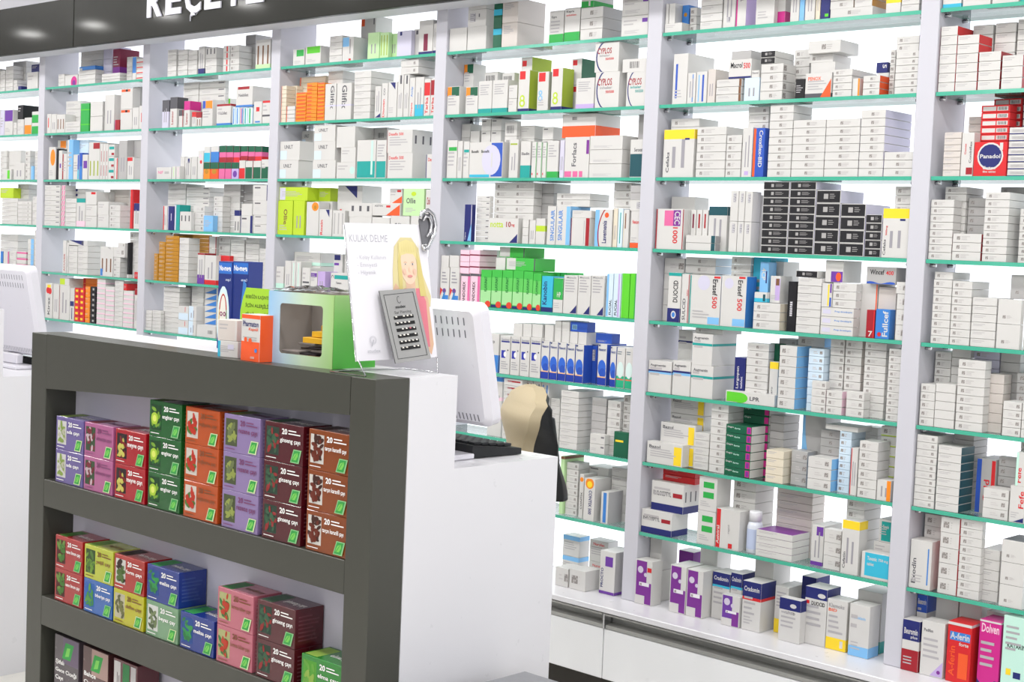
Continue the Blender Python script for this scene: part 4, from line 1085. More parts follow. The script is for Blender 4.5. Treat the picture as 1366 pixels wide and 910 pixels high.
280 365 245 10 org+rc:oran:.05:.1:.5:.5
369 425 245 10 org+rc:oran:.05:.6:.95:.95
220 430 195 8 crm+ls:oran:.05 d=8
430 520 255 1 w+tx:Glifix:.5:.3:.85:.95:-90:dgy+hb:lav:.38:.42
526 645 250 1 w+tx:Glifix:.35:.3:.7:.95:-90:dgy+hb:lav:.38:.42
450 570 150 6 wl d=6
666 800 150 7 wl D=11
836 886 275 1 w+tri:navy:.1:.15+vl
890 940 250 1 w+tx:Diovan:.2:.02:.55:.6:90:red+tx:CO:.3:.65:.6:.85:90:dgy
943 1016 240 1 w+trt:navy:.2:.78+lb
1019 1066 180 1 w+rc:dgy:.4:.78:.7:.98+vl
1069 1113 180 1 w+rc:dgy:.4:.78:.7:.98+vl
1116 1160 205 1 w+tx:Diopta:.3:.02:.7:.5:90:red+tx:Amip:.3:.5:.7:.95:90:bl2
1163 1232 200 1 w+fb:cyan:.3+vl
1236 1286 215 1 w+rc:red:.02:.55:.98:.9+tx:Tarka:.2:.05:.7:.5:90:red
1289 1335 210 1 w+rc:drd:.02:.55:.98:.95+tx:Tarka:.2:.05:.7:.5:90:red
1050 1195 25 2 wqr u d=1 D=12
@D3 360 150 6.098
62 228 390 1 w+tx:UNILT:.22:.6:.65:.8:0:dgy+rc:pal:.02:.05:.35:.5 D=10
80 240 235 1 w+tx:UNILT:.22:.6:.65:.8:0:dgy+rc:pal:.02:.05:.35:.5 u D=10
345 530 390 1 w+tx:UNILT:.22:.6:.65:.8:0:dgy+rc:pal:.02:.05:.35:.5 D=10
355 527 235 1 w+tx:UNILT:.22:.6:.65:.8:0:dgy+rc:pal:.02:.05:.35:.5 u D=10
358 530 105 1 w+tx:UNILT:.22:.6:.65:.8:0:dgy+rc:pal:.02:.05:.35:.5 u D=10
180 342 110 3 w+tx:UNILT:.22:.6:.65:.8:0:dgy+rc:pal:.02:.05:.35:.5 d=10.8
540 690 405 1 w+ci:mnt:.85:.5:.13+ln
575 695 285 1 w+ln u
540 690 115 1 w u
702 855 225 1 w+rc:teal:.02:.02:.98:.45+rc:mnt:.75:.1:.85:.98
860 940 225 1 w+rc:teal:.02:.02:.98:.45+lt
700 940 125 2 sil+bar:.7:.6:.9:.8 d=9.8
950 1155 330 1 w+tx:Desefin_500:.06:.75:.65:.88:0:red+lm+ls:drd:.02 D=13
950 1155 140 1 w+tx:Desefin_500:.06:.75:.65:.88:0:red+lm+ls:drd:.02+sbar u D=13
1265 1328 340 1 w+ls:navy:.12+tx:Des:.3:.7:.9:.85:0:red
@D4 360 235 6.098
52 180 200 1 lime+tx:Ollie:.4:.3:.65:.75:-90:brn+lb D=5
185 275 200 1 lime+vl D=5
60 305 90 1 lime+rc:lav:.02:.05:.22:.95+lm u d=1
310 490 95 1 lime+lm u D=4.5
292 392 210 1 w+el:org:.7:.86:.28:.13+el:gold:.7:.84:.12:.06 D=5
396 500 270 1 w+trt:navy:.5:.7+tx:Roxin:.1:.05:.3:.6:90:red D=4
505 605 280 1 w+sl:3:sil:.1:.9
395 500 205 1 w+el:org:.5:.5:.3:.3 d=6
540 740 75 1 w+tx:Roxin:.05:.1:.18:.55:90:red+trt:navy:.3:.75 d=6
640 822 330 1 w
825 970 335 1 w+tx:ASETIN:.1:.4:.6:.6:0:oran
975 1130 325 1 w+tx:Ollie:.2:.4:.7:.7:0:dgy
1140 1245 325 1 w+fb:blk:.3
640 830 220 1 w+sl:3:dgy:.4:.8 u
830 1060 220 1 w+tx:ASETIN:.08:.7:.4:.85:0:dgy+rc:red:.5:.65:.65:.82+tri:oran:.5:.9 u
970 1076 100 1 w+tri:oran:.2:.5+rc:red:.6:.75:.9:.9+ln u d=3
1080 1250 100 1 grn+tx:Ollie:.15:.45:.6:.65:0:dgy+el:lime:.5:.8:.12:.08+lb u
1255 1320 110 1 w+tx:Cholin:.2:.7:.9:.85:0:drd+hb:drd:.4:.44
@D5 350 315 9.1
152 252 370 1 w+fb:mnt:.3+ln
265 343 300 1 w+vl
346 397 305 1 w+rc:mnt:.4:.05:.6:.95
400 458 310 1 w+rc:mnt:.4:.05:.6:.95
370 700 195 3 w+fb:mnt:.25+ls:dgy:.02+rs:dgy:.02+lm d=6
475 572 385 1 w+rc:dgy:.1:.38:.9:.45+ln d=0
577 660 430 1 w+rc:pur:.05:.75:.95:.93+lt d=0
665 755 430 1 lil+vl d=0
855 960 220 1 w+rc:navy:.05:.85:.75:.98+rc:pur:.05:.72:.6:.78 d=6
985 1045 170 1 w+fb:red:.2+vl d=5
822 1045 450 1 w+rc:teal:.2:.72:.95:.9+arc:dgy:.1:.0:.15:.9:.03:60:120+tx:Tantum:.3:.5:.6:.6:0:dgy D=5
1100 1290 300 3 wl d=1
1330 1500 260 3 wq d=1
1540 1720 330 2 w+fb:sky:.2 d=1
1760 1990 280 4 wl d=1
@C1 190 20 7.589
252 340 350 5 wl
357 455 350 5 wl
460 550 355 5 wl
562 626 320 1 w+fb:navy:.2+vl D=4
635 747 440 2 wl
637 747 330 1 w+sl:3:dgy:.4:.9 u D=11
812 880 310 4 w+rc:red:.5:.1:.7:.9
885 975 305 4 wq D=12
1142 1292 250 1 w+sl:3:brn:.1:.8+fb:grn:.15 D=11
1035 1135 200 4 wl d=7 c=sil
@C2 190 90 7.589
196 262 330 1 lav+tb:dgy:.42+vl
276 345 300 1 w+tb:dgy:.38+tx:Lansor:.2:.1:.5:.55:90:drd
366 410 430 1 w+tb:dgy:.35+rs:drd:.15
416 476 340 1 w+tb:mag:.35+tx:Lansor:.3:.1:.65:.55:90:drd
498 540 450 1 w+tb:red:.35+vl
543 592 450 1 w+tb:drd:.4+sl:2:brn:.05:.5
602 706 330 1 w+rc:blue:.02:.66:.3:.97+rc:org:.32:.66:.97:.97+lm
747 890 370 1 w+tb:drd:.1+tx:Nebilet:.15:.5:.75:.65:0:dgy+fb:bl2:.1+ln D=5
747 850 310 1 w+rc:blue:.02:.75:.4:.98+rc:lgr:.42:.75:.98:.98 d=6.5
406 560 150 7 wl d=6
566 830 140 7 wd d=6.2
908 938 405 1 pal+rc:bl2:.3:.05:.6:.95
942 978 405 1 pal+rc:bl2:.3:.05:.6:.95
982 1018 405 1 w+rc:mag:.3:.05:.5:.95+rc:bl2:.6:.05:.9:.95
1022 1060 405 1 pal+rc:teal:.3:.05:.6:.95
1064 1110 405 1 pal+rc:green:.3:.05:.6:.95
945 1112 190 1 w+rc:drd:.1:.85:.8:.98+tx:Nebilet:.15:.5:.75:.65:0:dgy+fb:bl2:.1 u D=10
1122 1206 345 1 w+rc:red:.3:.55:.7:.75+rc:bl2:.2:.05:.8:.12
1210 1305 335 1 w+tb:red:.1+hb:dgy:.3:.38+ln
@C3 186 160 7.589
172 320 480 1 w+tx:NIF:.1:.45:.45:.7:0:pink+rc:sil:.55:.45:.85:.65
326 365 470 1 w+rc:grn:.4:.2:.6:.9
369 408 470 1 w+rc:pk2:.4:.2:.6:.9
411 452 370 1 w+vl d=3
456 516 380 1 w+rc:navy:.5:.75:.8:.95+vl d=3
520 580 370 1 w+vl d=3
585 642 310 1 w+ci:red:.6:.6:.2+ci:pk2:.5:.8:.2
646 710 430 1 org+tb:dgr:.4+el:gold:.5:.45:.3:.15
713 796 430 1 oran+tb:dgr:.4+el:gold:.5:.45:.3:.15
800 860 430 1 pink+tb:dgr:.38
864 926 430 1 pink+tb:dgr:.38
930 1000 430 1 lil+tb:dgr:.38+el:pur:.5:.3:.3:.2
650 715 270 1 w+rc:cyan:.02:.02:.98:.6 u
720 800 265 1 bl2+tb:w:.35 u
806 876 260 1 pink+tb:dgr:.4+fb:drd:.3 u
879 946 260 1 pink+tb:dgr:.4+fb:drd:.3 u
950 1018 262 1 pink+tb:dgr:.4+fb:red:.3 u
1022 1095 264 1 pink+tb:dgr:.4+fb:drd:.3 u
1100 1165 264 1 pink+tb:dgr:.4+fb:drd:.3 u
1168 1250 266 1 pink+tb:dgr:.4+fb:red:.3 u
1006 1066 410 1 w+rc:red:.02:.02:.98:.58
1070 1140 415 1 w+rc:dgr:.02:.02:.98:.65
1145 1226 415 1 w+rc:dgr:.02:.02:.98:.65+ls:drd:.06
1230 1312 400 1 w+rc:dgr:.02:.02:.98:.62+ln
@C4 186 235 7.589
236 278 300 1 w+ls:red:.25+vl
283 348 305 1 navy+ls:lav:.1+rc:lav:.5:.4:.6:.7
352 402 290 1 teal+ls:lav:.3
406 520 360 1 w+sl:3:dgy:.5:.8
280 460 75 9 wl d=6
465 700 110 9 wd d=6
530 643 300 4 wqr d=2
646 742 400 1 sky+lm
745 836 205 7 wq d=3
840 1010 80 8 wl d=7 s=sil
955 1012 345 1 w+tb:navy:.25+sl:2:dgy:.1:.5
1018 1145 400 1 w+ls:navy:.06+rs:navy:.2+wk D=5
1150 1300 395 2 w+wk+rs:navy:.06
1030 1140 280 1 w u
1145 1300 250 1 w+wk u
1145 1300 90 1 w+wk+rs:navy:.08 u
1030 1240 80 6 w d=8.5 c=sil
@C5 186 300 7.589
142 184 290 7 gold+lm
190 252 170 9 gold+lm
256 390 110 12 gold+ln
330 530 85 12 gold+ln d=6
396 490 130 7 wl D=12
582 651 285 1 w+fb:pur:.3+tb:drd:.06+vl
655 770 310 1 w+fb:red:.16+vl
690 780 115 4 w+ls:drd:.08+rs:drd:.12 d=6
782 905 110 6 wq d=7
797 905 310 1 w+tb:red:.2 d=3
915 1050 150 8 wl d=5
1065 1200 130 9 wl d=5
1205 1300 240 8 wl d=3
@C6 180 365 8.54
112 190 420 6 wl
196 292 420 6 wl
305 485 150 9 wl d=2
490 602 370 2 w+rc:pal:.02:.02:.98:.5+rc:red:.65:.6:.7:.95
606 692 370 2 w+ls:pal:.6+vl
560 630 130 9 w d=8 c=gry
635 770 150 9 wl d=6
785 920 150 8 w+tri:bl2:.0:.9 d=4
700 915 590 1 w+bar:.6:.3:.85:.6
940 1100 300 6 wl d=1
1110 1260 420 4 w+ls:bl2:.1 d=1
@B1 50 45 9.107
252 328 490 3 wl
331 486 500 1 w+ci:mag:.72:.3:.24+ci:spur:.72:.22:.12
495 700 440 3 wl
505 700 395 1 bl2+rc:w:.02:.02:.2:.6 u
520 790 170 6 wl d=6
795 900 150 3 w d=5 c=lav
780 1000 480 3 wl d=1
912 1000 185 1 mar+fb:spur:.25+lm u d=2
1082 1146 280 5 wl d=3
1150 1196 280 1 w+rc:bl2:.02:.3:.98:.98
1200 1290 300 4 w+hb:red:.2:.4
@B2 50 105 9.107
112 160 430 1 w+rc:red:.3:.3:.5:.8
164 226 430 1 w+vl
230 330 435 1 w+sl:3:brn:.2:.75
335 516 520 2 wlm
340 515 270 4 wlm d=6
520 622 300 1 green+hb:lgr:.24:.27+hb:lgr:.76:.79 D=4
638 796 275 2 w s=sil
800 926 195 1 w+vl d=1.5
940 996 500 1 drd+ls:mag:.1
1000 1146 120 2 w+rc:oran:.05:.85:.8:.97+rc:blk:.4:.86:.6:.96 d=1
1150 1226 350 1 w+vl
1150 1245 100 2 sil+vl d=5
1230 1290 330 1 w+rc:red:.5:.3:.8:.7
@B3 50 170 9.107
132 214 240 1 w+el:org:.6:.68:.36:.25+lb
217 246 260 1 blk+ls:w:.2
252 296 280 1 w+rc:pur:.3:.4:.7:.55
299 352 320 1 w+ls:drd:.25+lm
356 424 150 1 sky+ls:w:.3+lm
235 350 155 1 w+rc:org:.3:.8:.9:.98 d=5
430 502 330 1 w+rc:blue:.75:.4:.98:.98+rc:cyan:.75:.02:.98:.4+lm
505 538 310 1 bl2+tb:blue:.5
541 606 330 1 w+rc:pur:.2:.45:.9:.75
430 610 150 3 pal+lm d=4
616 752 180 1 w+rc:drd:.4:.82:.98:.98+sl:3:olv:.1:.5
755 786 200 1 w+rc:drd:.4:.1:.6:.4+rc:drd:.4:.5:.6:.8
789 819 200 1 w+rc:drd:.4:.1:.6:.4+rc:drd:.4:.5:.6:.8
822 852 200 1 w+rc:drd:.4:.1:.6:.4+rc:drd:.4:.5:.6:.8
856 928 210 3 w+rc:teal:.1:.6:.95:.85+rc:drd:.5:.1:.95:.3
932 970 370 1 w+rs:red:.3
980 1080 160 1 sil+vl
1086 1166 360 1 w+rc:red:.02:.82:.8:.98+vl
1085 1270 150 2 sil+lm d=4
1170 1258 370 1 sil+lt
@B4 50 235 9.107
62 270 110 8 wd
282 330 110 8 w+zig:pink
336 466 270 6 wl
340 575 150 8 w+rc:navy:.3:.4:.6:.9 d=6
470 575 270 1 w+tb:teal:.15+fb:pk2:.2+vl
580 716 350 2 w+ln
580 716 190 1 w+rc:red:.5:.8:.9:.97 u
730 862 470 1 w+ln
730 862 310 1 w+ln u
720 866 190 3 wl d=7
870 1000 350 4 wq
870 1110 160 5 w d=9.8 c=warm
1120 1160 160 1 red+rs:drd:.3 D=5
1165 1245 330 1 w+tb:navy:.3+vl
@B5 50 295 9.107
302 346 235 1 w+tx:ACUVER:.3:.05:.7:.6:90:drd
350 372 260 1 w+vl
376 482 300 5 wl
486 606 300 5 wl D=12
376 605 235 1 w+trt:navy:.0:.0+rc:dgy:.7:.2:.78:.8 u
760 912 310 1 w+sl:3:brn:.15:.6+trt:sil:.5:.9+rc:bl2:.02:.02:.2:.25
920 1000 440 4 wq
920 1080 320 1 wqr u
975 1082 265 1 wqr u
1085 1106 260 1 blk+fb:w:.1 d=2
1110 1235 110 6 wq d=4
1175 1235 620 1 red+lm D=3
@B6 45 355 9.107
136 222 210 1 w+ci:red:.35:.8:.24+ci:red:.65:.78:.24+rc:yel:.25:.88:.75:.96+tx:Kiraz:.35:.1:.65:.6:90:dgy D=4
230 302 220 1 w+vl
306 432 235 1 w+ls:drd:.04+vl
315 430 150 1 w+rc:lime:.02:.1:.55:.95 u
436 486 270 1 w+rc:navy:.02:.45:.95:.6+rc:navy:.4:.05:.6:.4
490 551 265 6 red+rc:yel:.2:.3:.7:.7
553 612 270 6 red+rc:yel:.2:.3:.7:.7
590 755 150 8 org+rc:red:.02:.05:.2:.95 d=6
680 747 250 7 blk+rc:sil:.4:.3:.7:.7
616 676 250 7 org+ln d=1
760 860 155 9 w+fb:pk2:.3
864 970 250 8 w+fb:pk2:.3
975 1076 180 9 wl
1080 1200 300 8 w+fb:pk2:.3
1062 1128 215 1 red+lm u
1216 1276 280 1 w+tb:drd:.15+vl
@A1 0 65 4.786
-60 -2 130 5 wl
0 32 140 5 wl
35 82 110 6 wl
110 136 240 1 navy+ls:w:.2
85 108 200 3 wl
80 165 80 5 wl d=6
172 240 150 1 w+ln
200 262 100 1 navy+ln u d=2
@A2 0 65 4.786
-40 -2 390 1 w+lm
0 26 390 1 lav+lm
28 80 390 1 w+rc:pur:.02:.55:.98:.98+lb
84 106 470 2 wl
110 150 450 2 wl
112 147 360 1 blk+ln u
155 200 440 1 w+rc:org:.02:.02:.98:.55
202 250 400 2 green+tb:w:.3
@A3 0 65 4.786
0 45 650 5 wl d=4
20 72 770 1 w+rc:lgr:.5:.1:.8:.9
50 130 650 2 w d=5
86 155 730 1 w+vl
160 190 650 5 wq
193 215 750 1 sky+ls:w:.2
220 245 650 4 wlm
@A4 0 235 4.786
10 110 140 6 wl
0 85 75 1 lime+ln u d=2
112 200 160 6 wqr
110 180 50 8 wq d=6
205 235 130 4 wl
@A5 0 235 4.786
0 16 480 1 bl2+ci:lgr:.5:.2:.4
20 56 480 1 w+rs:mag:.2
60 102 480 2 wl
105 165 480 3 w+hb:pink:.6:.9
0 110 370 5 wl d=5
175 214 400 6 w+rs:sky:.5
216 240 340 7 wl
'''
BOXES = build_boxes(SPEC)
link_boxes(BOXES)
# ---------------------------------------------------------------- the counter with its tea display
CT = 1.142                                  # counter top
Y0 = 1.821                                  # display front
XR, XL = -2.048, -3.335
YG, YW, YD = 1.908, 2.038, 2.352            # back of grey display, back of tall white body, outer edge of desk
DESK = .955
DEPTH_IN = YG-.004
def counter(dx, dy, label, ctop, desk, xl):
    t = thing('pharmacy_counter', label, 'counter', ((XR+xl)/2+dx, 2.0+dy, 0)); bpy.context.view_layer.update()
    def P(mb, n): return part(mb, n, t)
    def bx(m, xa, xb, ya, yb, za, zb, mt, **k): m.box(xa+dx, xb+dx, ya+dy, yb+dy, za, zb, mt, **k)
    m = MB(); bx(m, xl, xl+.072, Y0, YG, 0, ctop, M_GREY, c=.0012); P(m, 'display_post')
    m = MB(); bx(m, XR-.072, XR, Y0, YG, 0, ctop, M_GREY, c=.0012); P(m, 'display_post')
    m = MB(); bx(m, xl+.0725, XR-.0725, Y0+.0165, YG, ctop-.019, ctop, M_GREY, c=.0008); P(m, 'display_top')
    a, b = xl+.0725+dx, XR-.0725+dx
    m = MB(); m.prism([(a, ctop), (a, 1.008), (b, 1.067), (b, ctop)], Y0+dy, Y0+dy+.016, M_GREY, 'y'); P(m, 'tapered_fascia')
    for z0, z1 in ((.717, .784), (.419, .492), (.0, .21)):
        m = MB(); m.box(a, b, Y0+dy, YG+dy-.005, z0, z1, M_GREY, c=.001); P(m, 'display_shelf')
    m = MB(); m.box(a, b, YG+dy-.0045, YG+dy, .2105, ctop-.02, mat('C9C6D3', .35, name='display_back'), c=.0003); P(m, 'display_back')
    m = MB(); bx(m, xl+.0305, XR-.0305, YG+.0008, YW, 0, ctop, M_WHITE, c=.001); P(m, 'tall_body')
    m = MB(); bx(m, xl+.0305, XR-.0305, YW+.0008, YD, desk-.03, desk, M_WHITE, c=.001); P(m, 'desk_top')
    for x in (xl, XR-.03):
        m = MB(); ya, yb, yc = YG+.0008+dy, YW+dy, YD+dy
        m.prism([(ya, 0), (yc, 0), (yc, desk), (yb, desk), (yb, ctop), (ya, ctop)], x+dx, x+.03+dx, M_WHITE, 'x'); P(m, 'end_panel')
    return t
counter(0, 0, 'grey and white counter with boxed teas on its open front shelves', CT, DESK, XL)
counter(-2.132, .15, 'white counter end beyond the tea display, across the passage', 1.148, .94, -4.0)

# tea boxes: 12.5 x 8.2 cm, a plant picture, the number 20, the name and a green leaf badge
TEAS = dict(
 papatya=('7F6FB4', 'EDEBE9', '9DB85A', 'D9D7C0', 'ada çayı', 'violet tea box with white blossoms'),
 ekinezya=('CB6FA6', '3E5A3A', '8C2F3C', 'E3C9D2', 'ekinezya çayı', 'pink tea box with dark red cone flower'),
 meyve=('C41424', '2A1A20', '8E1620', 'E8E06A', 'meyve çayı', 'red tea box with sliced fruits'),
 enginar=('1B6A2C', '124A22', '8FC23C', '2E7A34', 'enginar çayı', 'dark green tea box with artichoke'),
 kusburnu=('D65A1C', 'F1E6DA', 'D8361F', '5B8A3A', 'kuşburnu çayı', 'orange tea box with rose hips'),
 rezene=('A58DC4', '56603F', 'A8B65A', '7C8A58', 'rezene çayı', 'lilac tea box with fennel flowers'),
 ginseng=('5E141F', '2C4536', '3F6A4C', 'A83232', 'ginseng çayı', 'maroon tea box with ginseng plant'),
 tarcin=('9C4A16', 'F2ECE4', '4A1E12', '7A2C16', 'tarçın karanfil çayı', 'brown tea box with cinnamon and cloves'),
 zencefil=('C01F22', '5B1A18', '4E8A35', '7DA84A', 'nane limon çayı', 'red tea box with green herb'),
 ihlamur=('D3DC3C', '3C5A2A', '7DAE3A', '5B8A3A', 'yeşil çay', 'lime yellow tea box with tea leaves'),
 kahve=('C22A20', 'F0ECE6', '3A241C', '5A7A38', 'form çayı', 'red tea box with dark berries on white'),
 melisa=('1F3F9E', '2A54A6', '3FAE5A', '2F8A48', 'melisa çayı', 'dark blue tea box with green mint sprig'),
 mavi=('2F6FC8', '2F6FC8', '4FA64A', '6FB64A', 'biberiye çayı', 'bright blue tea box with green herb'),
 sari=('D8D218', 'D9D2B4', '6A6A42', '8A8A50', 'defne çayı', 'yellow tea box with grey green herb'),
 beyaz=('86B489', 'F1F3EE', '5A6A4A', '8A9A6A', 'beyaz çay', 'pale green tea box with tea sprig on white'),
 domates=('D9788A', 'C8C88A', '3E8A46', 'D8432A', 'kırmızı biber çayı', 'salmon pink tea box with red peppers'),
 yesil=('2E9A34', '5FB83A', 'A8D05A', '7AC24A', 'elma çayı', 'bright green tea box with apple slices'))
_TM = {}
def tea_mesh(k):
    if k in _TM: return _TM[k]
    base, pic, p1, p2, nm, _ = TEAS[k]; base, pic, p1, p2 = [''.join('%02X' % int(int(c[i:i+2], 16)*.84) for i in (0, 2, 4)) for c in (base, pic, p1, p2)]; w, d, h = .1245, .074, .0806  # tea colours darkened: the shade inside the display is put into them
    m = MB(); m.box(-w/2, w/2, -d/2, d/2, 0, h, mat(base, .25, name='tea_'+k, coat=.4), c=.0009)
    f = Face(m, (-w/2, -d/2, 0), (w, 0, 0), (0, 0, h), (0, -1, 0)); rnd = random.Random(k); light = k in ('papatya', 'ekinezya', 'rezene', 'ihlamur', 'sari', 'beyaz', 'domates', 'kusburnu')
    ink = 'F4F2F0' if k not in ('ihlamur', 'sari', 'ekinezya', 'rezene', 'domates', 'kusburnu') else ('7A3F6A' if k in ('ekinezya', 'rezene') else '7A4A2A')
    f.rect(.05, .17, .38, .88, pic)
    for i in range(16):
        u, v = rnd.uniform(.1, .33), rnd.uniform(.24, .8); a = rnd.uniform(0, 3.1); L = rnd.uniform(.05, .1); W = L*.45; q = []
        for j in range(8):
            t = 2*math.pi*j/8; x = L*math.cos(t); y = W*math.sin(t); q.append((min(max(u+(x*math.cos(a)-y*math.sin(a)), .05), .385), min(max(v+(x*math.sin(a)+y*math.cos(a))*f.asp, .17), .885)))
        f.poly(q, p1 if i % 3 else p2); f.k += .3
    f.up()
    if k in ('kusburnu', 'domates', 'kahve', 'tarcin', 'meyve'):
        for i in range(6): f.circ(rnd.uniform(.12, .3), rnd.uniform(.25, .6), .05, p2 if k != 'kusburnu' else p1)
    if k == 'enginar': f.circ(.17, .5, .11, 'A8C83A'); f.circ(.17, .5, .06, 'D6E06A')
    f.text('20', .46, .73, .6, .88, ink, 0, .03); f.lines(.63, .73, .96, .88, 2, ink)
    f.text(nm, .42, .5, .94, .64, ink, 0, .02)
    f.lines(.06, .07, .5, .12, 1, ink)
    f.poly([(.70, .06), (.92, .06), (.985, .40), (.78, .40)], 'CBD9A8' if light else '8FC28A'); f.up()
    f.poly([(.725, .085), (.89, .085), (.95, .375), (.795, .375)], '2F9A44'); f.up()
    f.poly([(.76, .13), (.85, .14), (.90, .25), (.89, .34), (.81, .29), (.77, .2)], '7CCB5A'); f.up()
    f.poly([(.765, .13), (.78, .125), (.885, .33), (.875, .335)], '2F9A44'); f.up()
    s = Face(m, (w/2, -d/2, 0), (0, d, 0), (0, 0, h), (1, 0, 0)); dk = ''.join('%02X' % int(int(base[i:i+2], 16)*.8+40) for i in (0, 2, 4))
    s.lines(.12, .15, .9, .85, 7, dk)
    tp = Face(m, (-w/2, -d/2, h), (w, 0, 0), (0, d, 0), (0, 0, 1)); tp.rect(.04, .06, .34, .9, p1); tp.text(nm, .42, .3, .92, .6, ink, 0, .02)
    me = m.mesh('tea_box'); _TM[k] = me; return me
def teas(z, row, shelfname):
    for ci, (px, names) in enumerate(row):
        X = at_y(px, 600 if z > .7 else 780, Y0+.006).x+.0625
        for lv, nm in enumerate(names):
            o = bpy.data.objects.new('tea_box', tea_mesh(nm)); COL.objects.link(o)
            o.location = (X, Y0+.006+.037, z+.0003+lv*.0809)
            n = len(names); posn = 'alone' if n == 1 else (['lower', 'upper'][lv] if n == 2 else ['bottom', 'middle', 'top'][lv])
            lab = '%s, %s in %s stack of %s' % (TEAS[nm][5], posn, ORD[ci+1], shelfname) if n > 1 else '%s, alone in %s place of %s' % (TEAS[nm][5], ORD[ci+1], shelfname)
            w = lab.replace(',', '').split()
            if len(w) > 16: lab = lab.replace(' stack of', ' stack,')
            if len(lab.replace(',', '').split()) > 16: lab = lab.replace(' tea box with', ' box with')
            tag(o, lab, 'tea box', 'tea boxes on the counter display')
teas(.784, [(74.5, ['papatya']*2), (112.5, ['ekinezya']*2), (154, ['meyve']*2), (198.5, ['enginar']*3), (246.5, ['kusburnu']*3), (298, ['rezene']*3), (352.5, ['ginseng']*3), (411.5, ['tarcin']*3)], 'upper shelf')
teas(.492, [(73, ['zencefil']*2), (112, ['mavi', 'ihlamur']), (152, ['sari', 'kahve']), (196, ['beyaz', 'melisa']), (242, ['melisa']), (291, ['domates']*2), (344.5, ['ginseng']*2), (405.5, ['yesil'])], 'middle shelf')
# dark upright tea cartons on the lowest shelf
def dark_tea(px, w, base, badge, txt, label, side=False):
    X = at_y(px, 870, Y0+.012).x+w/2; h = .195; d = .06
    m = MB(); m.box(-w/2, w/2, -d/2, d/2, 0, h, mat(base, .25, name='dark_tea_carton', coat=.4), c=.0009)
    f = Face(m, (-w/2, -d/2, 0), (w, 0, 0), (0, 0, h), (0, -1, 0))
    if not side:
        f.rect(.35, .66, .99, .99, badge); f.poly([(.32, .72), (.66, .72), (.80, .93), (.46, .93)], '2F9A44'); f.up()
        f.poly([(.44, .75), (.6, .77), (.66, .88), (.52, .87)], '7CCB5A'); f.up()
        for i, t in enumerate(txt): f.text(t, .06, .62-.1*i, .06+.13*len(t) if len(t) < 7 else .94, .69-.1*i, 'EDEBE9', 0, .03)
        f.lines(.1, .1, .9, .35, 4, 'A59CA6')
    else:
        f.rect(.03, .03, .3, .97, 'C9C6C4'); f.vlines(.06, .1, .28, .9, 3, '4A3A40'); f.rect(.4, .6, .68, .97, '2F7A44'); f.rect(.74, .03, .95, .97, 'B8B4B4')
    o = m.obj('tea_carton'); o.location = (X, Y0+.012+d/2, .2103); tag(o, label, 'tea box', 'dark tea cartons on the lowest shelf')
dark_tea(73, .112, '4A4148', '6A5C70', ['Şifalı', 'Gece Çiçeği', 'Çayı'], 'dark plum tea carton with green leaf badge by the display post')
dark_tea(111, .112, '4E2F30', 'A88C84', ['Bahçe', 'Çiçeği'], 'dark brown tea carton with green leaf badge and beige corner')
dark_tea(152, .10, '5A2A30', '', [], 'maroon tea carton turned to its pale striped side', True)

# ---------------------------------------------------------------- on top of the counter
def top(px, py): return at_z(px, py, CT)
# blue cartons with a rainbow ring
p = at_y(290, 440, 1.935); m = MB()
def ring_face(m, O, U, V, N, rings):
    f = Face(m, O, U, V, N); f.rect(.03, .86, .97, .985, '2F6FC8'); f.text('Nu-mega', .08, .875, .92, .955, 'F2F2F4', 0, .03); f.text('omega 3', .55, .77, .92, .81, 'D8E2F4', 0, .02)
    if rings:
        f.ell(.42, .36, .46, .36, 'D9EEF2'); f.ell(.4, .36, .36, .29, 'EDE9DE'); f.arc(.42, .36, .3, .27, .07, 'B5292C', 20, 160); f.arc(.42, .36, .3, .27, .05, 'D9B43A', 160, 260); f.arc(.42, .36, .3, .27, .05, '2F8A48', 260, 380)
        f.circ(.3, .4, .1, '8C2F66'); f.circ(.3, .4, .05, 'EDE9DE'); f.circ(.55, .4, .1, '8C2F66'); f.circ(.55, .4, .05, 'EDE9DE'); f.circ(.42, .26, .07, '8FA83A')
    else: f.poly([(.5, .3), (.85, .45), (.9, .75), (.7, .8)], '3D7EC9'); f.up(); f.lines(.1, .1, .6, .2, 2, '8FA8D8')
def blue_carton(px0, px1, ptop, Y, rings, label):
    a = at_y(px0, 470, Y); b = at_y(px1, 470, Y); w = b.x-a.x; zt = solve_z(ptop, (a.x+b.x)/2, Y); h = zt-CT; m = MB(); d = .04
    m.box(-w/2, w/2, -d/2, d/2, 0, h, mat('22347F', .3, name='blue_carton', coat=.4)); ring_face(m, (-w/2, -d/2, 0), (w, 0, 0), (0, 0, h), (0, -1, 0), rings)
    o = m.obj('supplement_box', loc=((a.x+b.x)/2, Y+d/2, CT+.0003)); tag(o, label, 'supplement box', 'blue supplement boxes on the counter')
blue_carton(288.5, 306.5, 349, 1.975, True, 'blue supplement box with rainbow ring, behind the folded white carton')
blue_carton(307.5, 328.5, 349, 1.978, False, 'blue supplement box with light blue streak beside the ring one')
